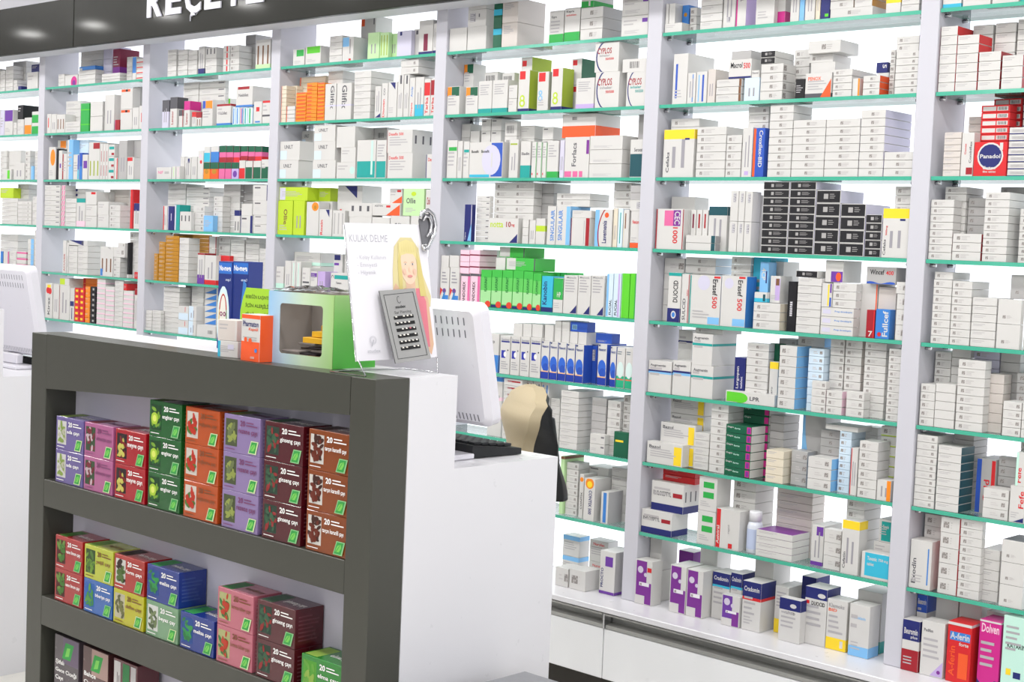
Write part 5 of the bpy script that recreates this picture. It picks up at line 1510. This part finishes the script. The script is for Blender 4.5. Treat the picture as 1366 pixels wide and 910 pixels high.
# folded white cartons in front of them
def small_carton(px0, px1, ptop, pbase, Y, D, style, label, name='small_carton', rz=0, zb=CT):
    a = solve_x(px0, Y, zb); b = solve_x(px1, Y, zb); w = b-a; h = solve_z(ptop, (a+b)/2, Y)-zb
    o = bpy.data.objects.new(name, carton_mesh(w, D, h, style)); COL.objects.link(o); o.location = ((a+b)/2, Y+D/2, zb+.0004); o.rotation_euler.z = rz
    tag(o, label, 'carton'); return o, h
o, h = small_carton(291, 312, 455, 478, 1.845, .045, 'w+ls:cyan:.14+lm+rc:lav:.5:.5:.8:.8', 'low white carton with blue edge on the counter front', rz=math.radians(12))
small_carton(291, 311, 427, 455, 1.845, .045, 'warm+ln+rs:w:.1', 'cream folded carton standing on the low white one', rz=math.radians(12), zb=CT+h+.0006)
# orange and white vitamin carton
o, h = small_carton(321, 345.5, 420, 482, 1.832, .045, 'w+s:oran+tb:oran:.09+fb:oran:.42+tx:Pharmaton:.08:.74:.92:.86:0:navy+tx:Kapsül:.4:.64:.9:.72:0:oran+rc:sil:.1:.5:.85:.52+rc:sil:.3:.45:.85:.47+ci:oran:.25:.46:.08+ci:oran:.5:.44:.09+ci:bl2:.82:.24:.07+tx:100:.55:.06:.85:.11:0:w', 'orange and white vitamin carton at the front edge of the counter', 'vitamin_box')
# lime leaflet card standing behind it
Yc = 1.925; a = at_y(318, 470, Yc); b = at_y(357, 470, Yc); zt = solve_z(386, b.x, Yc); m = MB()
pts = [(a.x, CT+.0005), (b.x, CT+.0005), (b.x, zt), (a.x+.022, zt), (a.x+.012, zt-.02), (a.x+.003, zt-.05)]
m.prism([(p[0]-a.x, p[1]-CT) for p in pts], 0, .0016, mat('A9D83A', .4, name='lime_card'), 'y')
f = Face(m, (0, 0, 0), (b.x-a.x, 0, 0), (0, 0, zt-CT), (0, -1, 0))
for i, t in enumerate(('BEBEĞİN KAŞINTI', 'İÇİN ALERJİLİ', 'CİLDİNE ETKİLİ')): f.text(t, .2, .83-.13*i, .98, .91-.13*i, '3F5A1E', 0, .02)
m.box(.01, b.x-a.x-.01, .0017, .03, .0, .0012, mat('A9D83A', .4))
o = m.obj('leaflet_card', loc=(a.x, Yc, 0+CT)); tag(o, 'lime green leaflet card with dark lettering behind the vitamin carton', 'card')

# carton display with a window, blue to green
A = top(354, 482.7); Bc = top(440.6, 493); ang = math.atan2(Bc.y-A.y, Bc.x-A.x); w = (Bc-A).length; hh = solve_z(394, Bc.x, Bc.y)-CT; d = .125
A = A+Vector((0, .004, 0))
t = thing('window_carton', 'blue to lime green window carton holding leaflets on the counter', 'display box', A, ang); bpy.context.view_layer.update()
GM = grad_mat('carton_blue_to_green', 'X', [(0, '98C0E2'), (.2, 'B2CEE0'), (.55, 'C6DABC'), (1, 'AAD286')], 0, w, .3)
GS = grad_mat('carton_side_green', 'Z', [(0, '55C244'), (.5, '6CCB55'), (1, 'A9DA86')], 0, hh, .3)
m = MB(); wx0, wx1, wz0, wz1 = w*.18, w*.84, hh*.145, hh*.84
def rrect(x0, x1, z0, z1, r, n=5):
    out = []
    for cx, cz, a0 in ((x1-r, z1-r, 0), (x0+r, z1-r, 90), (x0+r, z0+r, 180), (x1-r, z0+r, 270)):
        for i in range(n+1): q = math.radians(a0+90*i/n); out.append((cx+r*math.cos(q), cz+r*math.sin(q)))
    return out
inner = rrect(wx0, wx1, wz0, wz1, .008); n = len(inner); outer = []
for x, z in inner:      # matching points on the outline
    dx, dz = x-w/2, z-hh/2; s = min((w/2)/abs(dx) if dx else 9e9, (hh/2)/abs(dz) if dz else 9e9); outer.append((w/2+dx*s, hh/2+dz*s))
corners = [(w, hh), (0, hh), (0, 0), (w, 0)]
for c in corners:
    i = min(range(n), key=lambda j: (outer[j][0]-c[0])**2+(outer[j][1]-c[1])**2); outer[i] = c
for yy, rev in ((0, False), (.0015, True)):
    for i in range(n):
        j = (i+1) % n; q = [(outer[i][0], yy, outer[i][1]), (outer[j][0], yy, outer[j][1]), (inner[j][0], yy, inner[j][1]), (inner[i][0], yy, inner[i][1])]
        m.poly(q if rev else q[::-1], GM)
for i in range(n):
    j = (i+1) % n; m.poly([(inner[i][0], 0, inner[i][1]), (inner[j][0], 0, inner[j][1]), (inner[j][0], .0015, inner[j][1]), (inner[i][0], .0015, inner[i][1])], GM)
o = m.obj('front_panel', t)
m = MB(); m.box(w-.0015, w, .0016, d, 0, hh, GS, c=.0003, mats={'-x': mat('A59D97', .5)}); m.obj('side_panel', t)
m = MB(); m.box(0, .0015, .0016, d, 0, hh, mat('8DBCE8', .3), c=.0003, mats={'+x': mat('A59D97', .5)}); m.obj('side_panel', t)
m = MB(); m.box(.0016, w-.0016, d-.0015, d, 0, hh, mat('A59D97', .5), c=.0003); m.box(.0016, w-.0016, .0016, d-.0016, 0, .0015, mat('B9B2AC', .5), c=.0003); m.obj('carton_body', t)
m = MB(); rnd = random.Random(4)
for i in range(12):
    x = .008+rnd.random()*(w-.075); y = .008+rnd.random()*.06; z = .002+i*.0037
    m.box(x, x+.05, y, y+.035, z, z+.0035, mat(['7A5A3E', '3A3236', '8A827E', '54463E'][i % 4], .5))
o = m.obj('leaflet_pile', t)
m = MB()
for i in range(3): m.box(w*.48+i*.014, w*.48+.06+i*.014, .012+.012*i, .055+.012*i, .0465+i*.0125, .058+i*.0125, mat(['D9A51E', 'E8B82A', 'C9951A'][i], .45))
o = m.obj('yellow_packet', t); o['label'] = 'yellow packets inside the carton'
m = MB()      # torn clear film lying over the top
nx, ny = 14, 8; vs = []; fs = []
for j in range(ny+1):
    for i in range(nx+1):
        x = -.012+(w-.01)*i/nx; y = .004+(d-.01)*j/ny; vs.append((x, y, hh+.0015+.014*abs(math.sin(i*1.1+j*.7))*math.sin(math.pi*i/nx)**.5*(.4+.6*math.sin(math.pi*j/ny)) if 0 < i < nx else hh+.0012))
for j in range(ny):
    for i in range(nx): q = j*(nx+1)+i; fs.append((q, q+1, q+nx+2, q+nx+1))
m.raw(vs, fs, M_CLEAR, True); o = m.obj('clear_film', t); o['label'] = 'crumpled clear film over the top'

# ear piercing poster on its wire stand, turned towards the shop end
YA, YB = 1.835, 2.032
TL = at_y(460.5, 296.5, YA); BL = at_y(477, 482.5, YA); TR = at_y(567, 300.5, YB); BR = at_y(583, 476, YB)
V = ((TL-BL)+(TR-BR))/2; Uv = ((TR-TL)+(BR-BL))/2; O = (BL+BR-Uv)/2; N = Uv.cross(V).normalized()
t = thing('poster_stand', 'white ear piercing poster of a blonde child on a wire stand', 'poster', O); bpy.context.view_layer.update()
m = MB(); th = N*-.003
q = [O, O+Uv, O+Uv+V, O+V]; q = [p-O for p in q]
m.poly(q, mat('E0DEE4', .4, name='poster_paper')); m.poly([p+th for p in q][::-1], mat('E4E2E8', .5))
for i in range(4): j = (i+1) % 4; m.poly([q[j], q[i], q[i]+th, q[j]+th], mat('E4E2E8', .5))
f = Face(m, (0, 0, 0), Uv, V, N)
f.text('KULAK DELME', .03, .862, .50, .915, 'A8A8B0', 0, 0, fit=True)
for i, s in enumerate(('- Kolay Kullanım', '- Emniyetli', '- Hijyenik')): f.text(s, .1, .725-.055*i, (.46, .34, .32)[i], .765-.055*i, 'B9B9C0', 0, 0, fit=True)
# the child: hair, neck, face, arms, pink dress
f.poly([(.50, .42), (.53, .66), (.57, .83), (.66, .90), (.80, .90), (.88, .82), (.91, .62), (.99, .46), (.97, .38), (.62, .36)], 'D3C795'); f.up()
f.poly([(.50, .50), (.55, .56), (.62, .50), (.90, .50), (.95, .44), (.97, .10), (.93, .02), (.84, .10), (.86, .30), (.55, .30), (.50, .16), (.44, .20), (.45, .38)], 'D4AE92'); f.up()
f.poly([(.60, .49), (.66, .52), (.86, .52), (.92, .42), (.92, .08), (.60, .08)], 'D77A88'); f.up()
f.rect(.68, .48, .80, .60, 'D8B49A')
f.ell(.735, .685, .105, .135, 'E6C8B0', 24)
f.poly([(.60, .72), (.63, .86), (.73, .885), (.83, .86), (.87, .72), (.84, .74), (.80, .775), (.72, .78), (.65, .765)], 'DCCF92'); f.up()
f.poly([(.585, .46), (.60, .72), (.635, .80), (.645, .62), (.63, .48)], 'CDBE78'); f.up(); f.poly([(.85, .46), (.84, .62), (.845, .80), (.885, .72), (.93, .46)], 'CDBE78'); f.up()
for u, h_ in ((.692, .004), (.783, .008)): f.ell(u, .70, .018, h_, 'F2ECE6', 12); f.ell(u, .70, .009, h_*.95, '5E5A5C', 10); f.arc(u, .697, .026, .022, .005, 'C9A888', 40, 140, 8)
f.poly([(.737, .69), (.726, .648), (.75, .646)], 'E6C2A8'); f.up(); f.ell(.738, .612, .028, .008, 'D28C88', 12); f.arc(.738, .622, .04, .022, .004, 'C07A74', 210, 330, 8)
for u in (.672, .802): f.ell(u, .645, .02, .022, 'E4B8A2', 12)
for i in range(9): u = .62+i*.031; f.poly([(u, .79), (u+.006, .79), (u+.002+.01*math.sin(i), .885)], 'D6C888')
f.up()
for r_, n_ in ((.042, 14), (.032, 10)): f.arc(.2, .145, r_, r_*f.asp, .004, 'B5B5BC', 0, 360, n_)
f.poly([(.175, .10), (.185, .10), (.21, .145), (.2, .15)], 'B5B5BC'); f.up(); f.text('studex', .12, .055, .28, .08, 'B5B5BC', 0, .01)
m.obj('poster_sheet', t)
m = MB(); W1 = O+Uv*.02; fw = Vector((.045, 0, 0)); zf = CT+.0024
pts = [O+V*.99+N*-.005, O+V*.5+N*-.005, O+N*-.005, O+N*.004]
pts += [Vector((O.x+.03, YA-.004, zf)), Vector((O.x-.075, YA-.004, zf)), Vector((O.x-.075, YB-.01, zf)), Vector((O.x+.03, YB-.01, zf)), O+Uv*.98+N*.004, O+Uv*.98+N*-.005, O+Uv*.98+V*.99+N*-.005]
m.tube([p-O for p in pts], .0017, M_CHROME, 8); m.obj('wire_stand', t)
# silver ear ornament at the upper corner
m = MB(); C0 = O+Uv*1.0+V*.97-O+N*.006; uu = Uv.normalized(); vv = V.normalized()
def E(u, v, k=0): return C0+uu*u+vv*v+N*k
m.tube([E(-.016, .018), E(-.010, .032), E(.006, .037), E(.019, .028), E(.023, .008), E(.017, -.012), E(.006, -.026), E(-.004, -.040), E(-.013, -.044), E(-.017, -.034)], [.0035, .0042, .0045, .0045, .004, .004, .0042, .005, .0052, .003], M_CHROME, 10)
m.tube([E(-.010, .014, .001), E(-.002, .024, .001), E(.008, .022, .001), E(.012, .008, .001), E(.006, -.008, .001), E(-.004, -.018, .001)], [.002, .003, .0035, .0032, .003, .002], M_CHROME, 8)
m.poly([E(-.018, .016, -.003), E(-.013, -.044, -.003), E(.006, -.026, -.003), E(.021, .008, -.003), E(.012, .03, -.003), E(-.008, .03, -.003)], mat('8E8E92', .3, .8)); m.poly([E(-.018, .016, -.004), E(-.013, -.044, -.004), E(.006, -.026, -.004), E(.021, .008, -.004), E(.012, .03, -.004), E(-.008, .03, -.004)][::-1], mat('8E8E92', .3, .8))
m.lathe([(.0035, 0), (.004, .001), (.002, .003)], M_CHROME, 10, c=E(-.012, -.036, .004))
e = m.obj('ear_ornament', t); e['label'] = 'silver ear shaped ornament'

# grey card with rows of ear studs leaning against the poster
YA2, YB2 = 1.900, 1.982
a = at_y(506.5, 388, YA2-.012); b = at_y(528.5, 484, YA2); c = at_y(574, 478.5, YB2); zb = CT+.0012
Bc = Vector((O.x+.062, YA2, zb)); 
BLc = at_z(528.5, 485.2, zb+.012); BLc = Vector((BLc.x, max(BLc.y, 1.87), zb+.001))
sc = .93
def onp(px, py, off):      # point above a plane parallel to the poster, off in front of it
    n = N; p0 = O+N*off; dd = Vector(ray(px, py)); e0 = Vector((0, 0, EYE)); tt = (p0-e0).dot(n)/dd.dot(n); return e0+dd*tt
q = [onp(528, 485, .026), onp(575, 478, .026), onp(553.5, 384.5, .012), onp(506, 388, .012)]
t2 = thing('stud_card', 'grey ear stud card with six black rows leaning against the poster', 'card', q[0]); bpy.context.view_layer.update()
r0 = q[0]; q = [p-r0 for p in q]; n2 = (q[1]-q[0]).cross(q[3]-q[0]).normalized()
m = MB(); GR = mat('9A9A99', .4, .1, name='card_grey'); m.poly(q, GR); bk = [p-n2*.003 for p in q]; m.poly(bk[::-1], mat('55555A', .5))
for i in range(4): j = (i+1) % 4; m.poly([q[j], q[i], bk[i], bk[j]], mat('6E6E70', .4))
f = Face(m, q[0], q[1]-q[0], q[3]-q[0], n2)
for a0, b0, a1, b1 in ((.08, .05, .92, .058), (.08, .93, .92, .938), (.08, .05, .095, .938), (.905, .05, .92, .938)): f.rect(a0, b0, a1, b1, '3A3A3C')
f.arc(.47, .85, .05, .05, .012, '4A4A4C', 60, 330); f.text('studex', .33, .735, .62, .775, '3A3A3C', 0, .03); f.text('Ear Piercing', .28, .65, .74, .70, '5A5A5C', 0, 0)
m.obj('card_sheet', t2)
Uc, Vc = q[1]-q[0], q[3]-q[0]
for i in range(6):
    m = MB(); v = .585-.085*i; Oc = q[0]+Uc*.22+Vc*v+n2*.0006
    ff = Face(m, Oc, Uc*.56, Vc*.045, n2); ff.k = 0; ff.rect(0, 0, 1, 1, '141416')
    for s_ in range(5):
        cpos = Oc+Uc*.56*(.12+.19*s_)+Vc*.045*.6
        if (i*5+s_*3) % 7 != 3: m.lathe([(.002, 0), (.0027, .0012), (.0016, .0026)], mat('FFFAF0' if (i, s_) != (2, 3) else 'D97A8C', .2, .6), 8, c=cpos)
    m.obj('stud_row', t2)

# ---------------------------------------------------------------- monitors, keyboards
def monitor(label, ytop, xr, px_top, px_bot, width, desk, xk):
    """white all-in-one screen seen from behind, leaning back"""
    t = thing('monitor', label, 'monitor', (xr-width/2, ytop+.03, desk), 0, 'white monitors on the counters'); bpy.context.view_layer.update()
    zt = solve_z(px_top, xr, ytop); ybot = ytop+.055; zb = solve_z(px_bot, xr, ybot)
    V = Vector((0, ybot-ytop, zb-zt)); L = V.length; rx = math.atan2(V.y, -V.z)
    # local frame: x across, y through the thickness, z up along the leaning back
    M = Matrix.Translation(Vector((xr-width/2, ytop, zt))-t.location) @ Matrix.Rotation(rx, 4, 'X')
    SH = mat('DEDCE3', .3, name='white_monitor_shell', coat=.3)
    m = MB(); pts = rrect(-width/2, width/2, -L, 0, .02, 6); k = len(pts); ins = rrect(-width/2+.012, width/2-.012, -L+.012, -.012, .014, 6)
    v = [M @ Vector((x, 0.006, z)) for x, z in pts]+[M @ Vector((x, -.006, z)) for x, z in ins]+[M @ Vector((x, .03, z)) for x, z in pts]
    m.raw(v, [tuple(range(k, 2*k))]+[(i, (i+1) % k, k+(i+1) % k, k+i) for i in range(k)]+[(2*k+i, 2*k+(i+1) % k, (i+1) % k, i) for i in range(k)]+[tuple(range(2*k, 3*k))[::-1]], SH)
    m.obj('shell', t)
    m = MB()
    for r in range(2):
        for i in range(int(width/.0165)-2):
            x = -width/2+.022+i*.0165; z = -.026-.026*r; s = [(x, z), (x+.003, z), (x+.003, z-.016), (x, z-.016)]
            m.raw([M @ Vector((a, -.0064, b)) for a, b in s], [(0, 3, 2, 1)], mat('6A6A72', .6))
    for i in range(int(width/.011)-3):
        x = -width/2+.02+i*.011; s = [(x, -L+.028), (x+.003, -L+.028), (x+.006, -L+.014), (x+.003, -L+.014)]
        m.raw([M @ Vector((a, -.0064, b)) for a, b in s], [(0, 3, 2, 1)], mat('6A6A72', .6))
    m.obj('vent_grille', t)
    m = MB(); s = rrect(-width/2+.014, width/2-.014, -L+.02, -.014, .004)
    m.raw([M @ Vector((x, .0305, z)) for x, z in s], [tuple(range(len(s)))[::-1]], mat('1C1E22', .15)); m.obj('screen', t)
    m = MB(); zz = zb-desk
    m.box(-.11, .11, -.03, .05, .0006, .012, SH, c=.003); m.box(-.05, .05, .005, .03, .0121, max(zz+.004, .03), SH, c=.004); m.obj('foot', t)
    return t
monitor('white monitor back standing behind the poster on the desk', 2.085, -2.046, 408, 572, .36, DESK, 0)
monitor('white monitor back on the counter end across the passage', 2.33, -4.30, 357, 478, .36, .94, 0)
def keyboard(label, x0, x1, y0, y1, z, tilt):
    t = thing('keyboard', label, 'keyboard', ((x0+x1)/2, (y0+y1)/2, z), tilt, 'black keyboards on the counters'); w = x1-x0; d = y1-y0
    m = MB(); m.raw([(-w/2, -d/2, .001), (w/2, -d/2, .001), (w/2, d/2, .001), (-w/2, d/2, .001), (-w/2, -d/2, .028), (w/2, -d/2, .028), (w/2, d/2, .014), (-w/2, d/2, .014)], [(0, 3, 2, 1), (4, 5, 6, 7), (0, 1, 5, 4), (1, 2, 6, 5), (2, 3, 7, 6), (3, 0, 4, 7)], M_BLACK); m.obj('case', t)
    m = MB()
    for r in range(5):
        y = -d/2+.018+r*(d-.03)/5; zt = .028-.014*(y+d/2)/d; nk = 18
        for i in range(nk):
            x = -w/2+.012+i*(w-.024)/nk; k = (w-.024)/nk*.86; m.box(x, x+k, y, y+(d-.03)/5*.85, zt, zt+.006, mat('2A2B2E', .5), c=.001)
    m.obj('keys', t); return t
keyboard('black keyboard lying on the desk below the white monitor', -2.545, -2.115, 2.172, 2.315, DESK+.0005, math.radians(-3))
keyboard('black keyboard on the counter end across the passage', -4.75, -4.33, 2.415, 2.495, .9405, 0)

# ---------------------------------------------------------------- office chair between counter and shelves
CY = 2.80
def chair():
    top_ = at_y(712, 517, CY); X = top_.x-.06; t = thing('office_chair', 'beige and black office chair behind the desk', 'chair', (X-.05, CY-.15, 0), math.radians(0)); bpy.context.view_layer.update()
    zt = top_.z; BEI = mat('B8A98B', .6, name='beige_leatherette', bump=.15); BLK = M_BLACK
    loc = Vector((X-.05, CY-.15, 0))
    # backrest: its padded face looks towards the counter, the black shell shows on its far side
    ang = math.radians(-34); R = Matrix.Translation(Vector((X, CY, 0))-loc) @ Matrix.Rotation(ang, 4, 'Z')
    n, mrows = 16, 24
    def ip(t, k):
        for (a0, b0), (a1, b1) in zip(k, k[1:]):
            if t <= a1: f = (t-a0)/(a1-a0); f = f*f*(3-2*f); return b0+(b1-b0)*f
        return k[-1][1]
    WID = [(0, .06), (.45, .085), (.75, .155), (.88, .15), (.96, .10), (1, .04)]; YO = [(0, .03), (.45, .004), (.75, -.012), (.92, .012), (1, .045)]; TH = [(0, .11), (.5, .10), (.75, .05), (.93, .014), (1, .010)]
    def surf(back, H, z0):
        vs = []
        for j in range(mrows+1):
            v = j/mrows
            for i in range(n+1):
                u = -1+2*i/n; ww = ip(v, WID); y = ip(v, YO)+.03*u*u*ww/.15-.02
                if back: y += .0305+ip(v, TH)*(1-.35*u*u); ww *= .93
                vs.append(R @ Vector((u*ww, y, z0+H*v)))
        fs = [(j*(n+1)+i, j*(n+1)+i+1, (j+1)*(n+1)+i+1, (j+1)*(n+1)+i) for j in range(mrows) for i in range(n)]
        return vs, fs
    H = .30; z0 = zt-H
    a, fa_ = surf(False, H, z0); b, fb_ = surf(True, H-.012, z0)
    m = MB(); m.raw(a, fa_, BEI, True)
    rim = [i for i in range(n)]+[j*(n+1)+n for j in range(mrows)]+[mrows*(n+1)+i for i in range(n, 0, -1)]+[j*(n+1) for j in range(mrows, 0, -1)]
    bm_ = [R @ (R.inverted() @ p+Vector((0, .03, 0))) for p in a]
    base = len(m.v); m.raw(a+bm_, [(rim[(k+1) % len(rim)], rim[k], rim[k]+len(a), rim[(k+1) % len(rim)]+len(a)) for k in range(len(rim))], BEI, True); m.obj('back_cushion', t)
    m = MB(); bb = [R @ (R.inverted() @ p+Vector((0, .0305, 0))) for p in a]; m.raw(bb+b, [f[::-1] for f in [tuple(x+len(a) for x in q) for q in fb_]]+[(rim[(k+1) % len(rim)], rim[k], rim[k]+len(a), rim[(k+1) % len(rim)]+len(a)) for k in range(len(rim))], BLK, True); m.obj('back_shell', t)
    m = MB(); P = lambda x, y, z: R @ Vector((x, y, z))
    m.tube([P(-.01, .055, zt-.075), P(-.01, .075, zt-.095), P(-.01, .085, zt-.20), P(0, .075, z0-.05), P(0, .0, .46), P(0, -.2, .44)], [.012, .035, .042, .035, .03, .03], BLK, 12); m.obj('back_support', t)
    m = MB(); sv = []; ns = 20
    c0 = R @ Vector((0, -.24, 0))
    for r_, z in ((.0, .545), (.15, .545), (.22, .535), (.245, .505), (.235, .475), (.15, .462), (0, .46)):
        sv.append((max(r_, .004), z))
    m.lathe(sv[::-1], BEI, 24, c=(c0.x, c0.y, 0)); m.obj('seat', t)
    m = MB(); m.lathe([(.03, .09), (.03, .28), (.02, .285), (.02, .459)], M_CHROME, 16, c=(c0.x, c0.y, 0)); m.obj('gas_post', t)
    for k in range(5):
        q = 2*math.pi*k/5+.3; dx, dy = math.cos(q), math.sin(q)
        m = MB(); m.tube([(c0.x+dx*.02, c0.y+dy*.02, .10), (c0.x+dx*.16, c0.y+dy*.16, .085), (c0.x+dx*.28, c0.y+dy*.28, .065)], [.022, .018, .014], BLK, 8); leg = m.obj('base_leg', t)
        m = MB(); s = Vector((-dy, dx, 0)); e = Vector((c0.x+dx*.28, c0.y+dy*.28, .027)); m.tube([e-s*.02, e+s*.02], .0265, BLK, 14); m.obj('caster', leg)
chair()

# grey low plinth in front of the counter end
p = at_z(700, 895, .52); t = thing('display_plinth', 'low grey plinth with a flat top at the end of the counter', 'plinth', (p.x+.25, p.y-.2, 0)); bpy.context.view_layer.update()
m = MB(); m.box(p.x+.004, p.x+.5, p.y-.4, p.y-.004, .0, .495, mat('77787A', .4, name='plinth_grey')); part(m, 'body', t)
m = MB(); m.box(p.x, p.x+.504, p.y-.404, p.y, .4955, .52, mat('85868A', .35, name='plinth_top_grey'), c=.003); part(m, 'top_board', t)

# white plastic bottle on the eighth shelf of the sixth bay
zb = SZ[7]; X0 = solve_x(846+985/6.739, S+.02, zb); X1 = solve_x(846+1115/6.739, S+.02, zb); r = (X1-X0)/2*.92; H = solve_z(610+490/6.739, (X0+X1)/2, S+.02)-zb
t = thing('pill_bottle', 'white plastic bottle with ribbed cap among the cartons', 'bottle', ((X0+X1)/2, S+.012+r, zb+.0004))
m = MB(); m.lathe([(r*.92, 0), (r, .003), (r, H*.62), (r*.86, H*.72), (r*.62, H*.76), (r*.62, H*.78)], mat('D8DCE6', .3, name='bottle_plastic'), 28); m.obj('bottle_body', t)
m = MB(); m.lathe([(r*.8, H*.765), (r*.8, H*.97), (r*.74, H)], mat('E6E6EA', .35, name='bottle_cap'), 28); m.obj('cap', t)
m = MB(); k = 20; R1 = r*1.004
for i in range(k):
    a0 = math.radians(200+140*i/k); a1 = math.radians(200+140*(i+1)/k)
    m.poly([(R1*math.cos(a0), R1*math.sin(a0), H*.1), (R1*math.cos(a1), R1*math.sin(a1), H*.1), (R1*math.cos(a1), R1*math.sin(a1), H*.58), (R1*math.cos(a0), R1*math.sin(a0), H*.58)], mat('B9C4DE', .4), True)
m.obj('paper_label', t)
# ---------------------------------------------------------------- past 300 of a kind: the boxes that show least become one heap object per kind
def thin_out(limit=300):
    from mathutils.bvhtree import BVHTree
    bpy.context.view_layer.update()
    vs = []; fs = []; own = []; obs = []
    for o in COL.objects:
        if o.type != 'MESH' or o.name.startswith(('glass_shelf', 'polished_edge', 'clear_film')): continue
        k = len(vs); M = o.matrix_world; vs += [M @ v.co for v in o.data.vertices]; i = len(obs); obs.append(o)
        for p in o.data.polygons: fs.append(tuple(k+j for j in p.vertices)); own.append(i)
    tree = BVHTree.FromPolygons(vs, fs); seen = {}
    eye = Vector((0, 0, EYE)); nx, ny = 683, 455
    for j in range(ny):
        for i in range(nx):
            d = Vector(ray((i+.5)*2, (j+.5)*2)).normalized(); h = tree.ray_cast(eye, d)
            if h[2] is not None: seen[own[h[2]]] = seen.get(own[h[2]], 0)+1
    kinds = {}
    for i, o in enumerate(obs):
        if o.get('category') == 'medicine box': kinds.setdefault(o.name.split('.')[0], []).append((seen.get(i, 0), o))
    for k, l in kinds.items():
        l.sort(key=lambda t: -t[0]); hid = [o for s, o in l if s == 0]
        print('KIND', k, len(l), 'unseen', len(hid), 'at limit', l[min(limit, len(l)-1)][0])
        rest = [o for s, o in l[limit:]]
        if not rest: continue
        m = MB()
        for o in rest:
            M = o.matrix_world; me = o.data; i = len(m.v); m.v += [tuple(M @ v.co) for v in me.vertices]; mi = [m.mi(x) for x in me.materials]
            for p in me.polygons: m.f.append(tuple(i+j for j in p.vertices)); m.m.append(mi[p.material_index]); m.sm.append(False)
        h = m.obj('heap_of_'+k+'es'); h['kind'] = 'stuff'; h['label'] = 'many small %s cartons packed on the shelves between the larger ones' % k.split('_')[0]; h['category'] = 'medicine boxes'
        for o in rest: bpy.data.objects.remove(o)
thin_out()
# ---------------------------------------------------------------- light
def area(name, loc, rot, size, power, col=(1, 1, 1), shape='RECTANGLE', sy=None, spread=None):
    l = bpy.data.lights.new(name, 'AREA'); l.energy = power; l.color = col; l.shape = shape; l.size = size
    if sy: l.size_y = sy
    if spread: l.spread = math.radians(spread)
    o = bpy.data.objects.new(name, l); COL.objects.link(o); o.location = loc; o.rotation_euler = rot; return o
# ceiling downlights (their reflections show as bright spots on the fascia)
for i in range(13):
    area('downlight', (-9.8+.86*i, 1.27, 2.79), (0, 0, 0), .16, 10, (1, .985, .96), 'DISK')
# added fill lights below the ceiling further out, for overall front light
for x in (-6.6, -4.4, -2.2, 0, 2.0):
    area('ceiling_fill', (x, -.4, 2.78), (math.radians(12), 0, 0), .6, 12, (1, .99, .98), sy=1.2)
    area('ceiling_fill', (x, -2.6, 2.78), (math.radians(20), 0, 0), .6, 12, (1, .99, .98), sy=1.2)
# a line of added fill lights over the aisle, brightening the shelf fronts
for x in (-7.6, -6.0, -4.4, -2.8, -1.2, .4):
    area('aisle_fill', (x, 2.42, 2.785), (math.radians(14), 0, 0), 1.3, 17, (1, .99, .98), sy=.25)
# broad fill lights added behind the camera and at the right
area('shop_fill', (-1.5, -4.6, 1.5), (math.radians(90), 0, 0), 8, 42, (.97, .985, 1), sy=2.4)
area('shop_fill', (3.3, -1.2, 1.5), (math.radians(90), 0, math.radians(90)), 5, 66, (.98, .99, 1), sy=2.3)
w = bpy.data.worlds.new('world'); SC.world = w; w.use_nodes = True
bg = w.node_tree.nodes['Background']; bg.inputs[0].default_value = (.93, .95, 1, 1); bg.inputs[1].default_value = .33
SC.view_settings.view_transform = 'Standard'; SC.view_settings.look = 'None'; SC.view_settings.gamma = 1; SC.view_settings.use_curve_mapping = False
SC.view_settings.exposure = -0.1
try: SC.cycles.transparent_max_bounces = 24
except Exception: pass
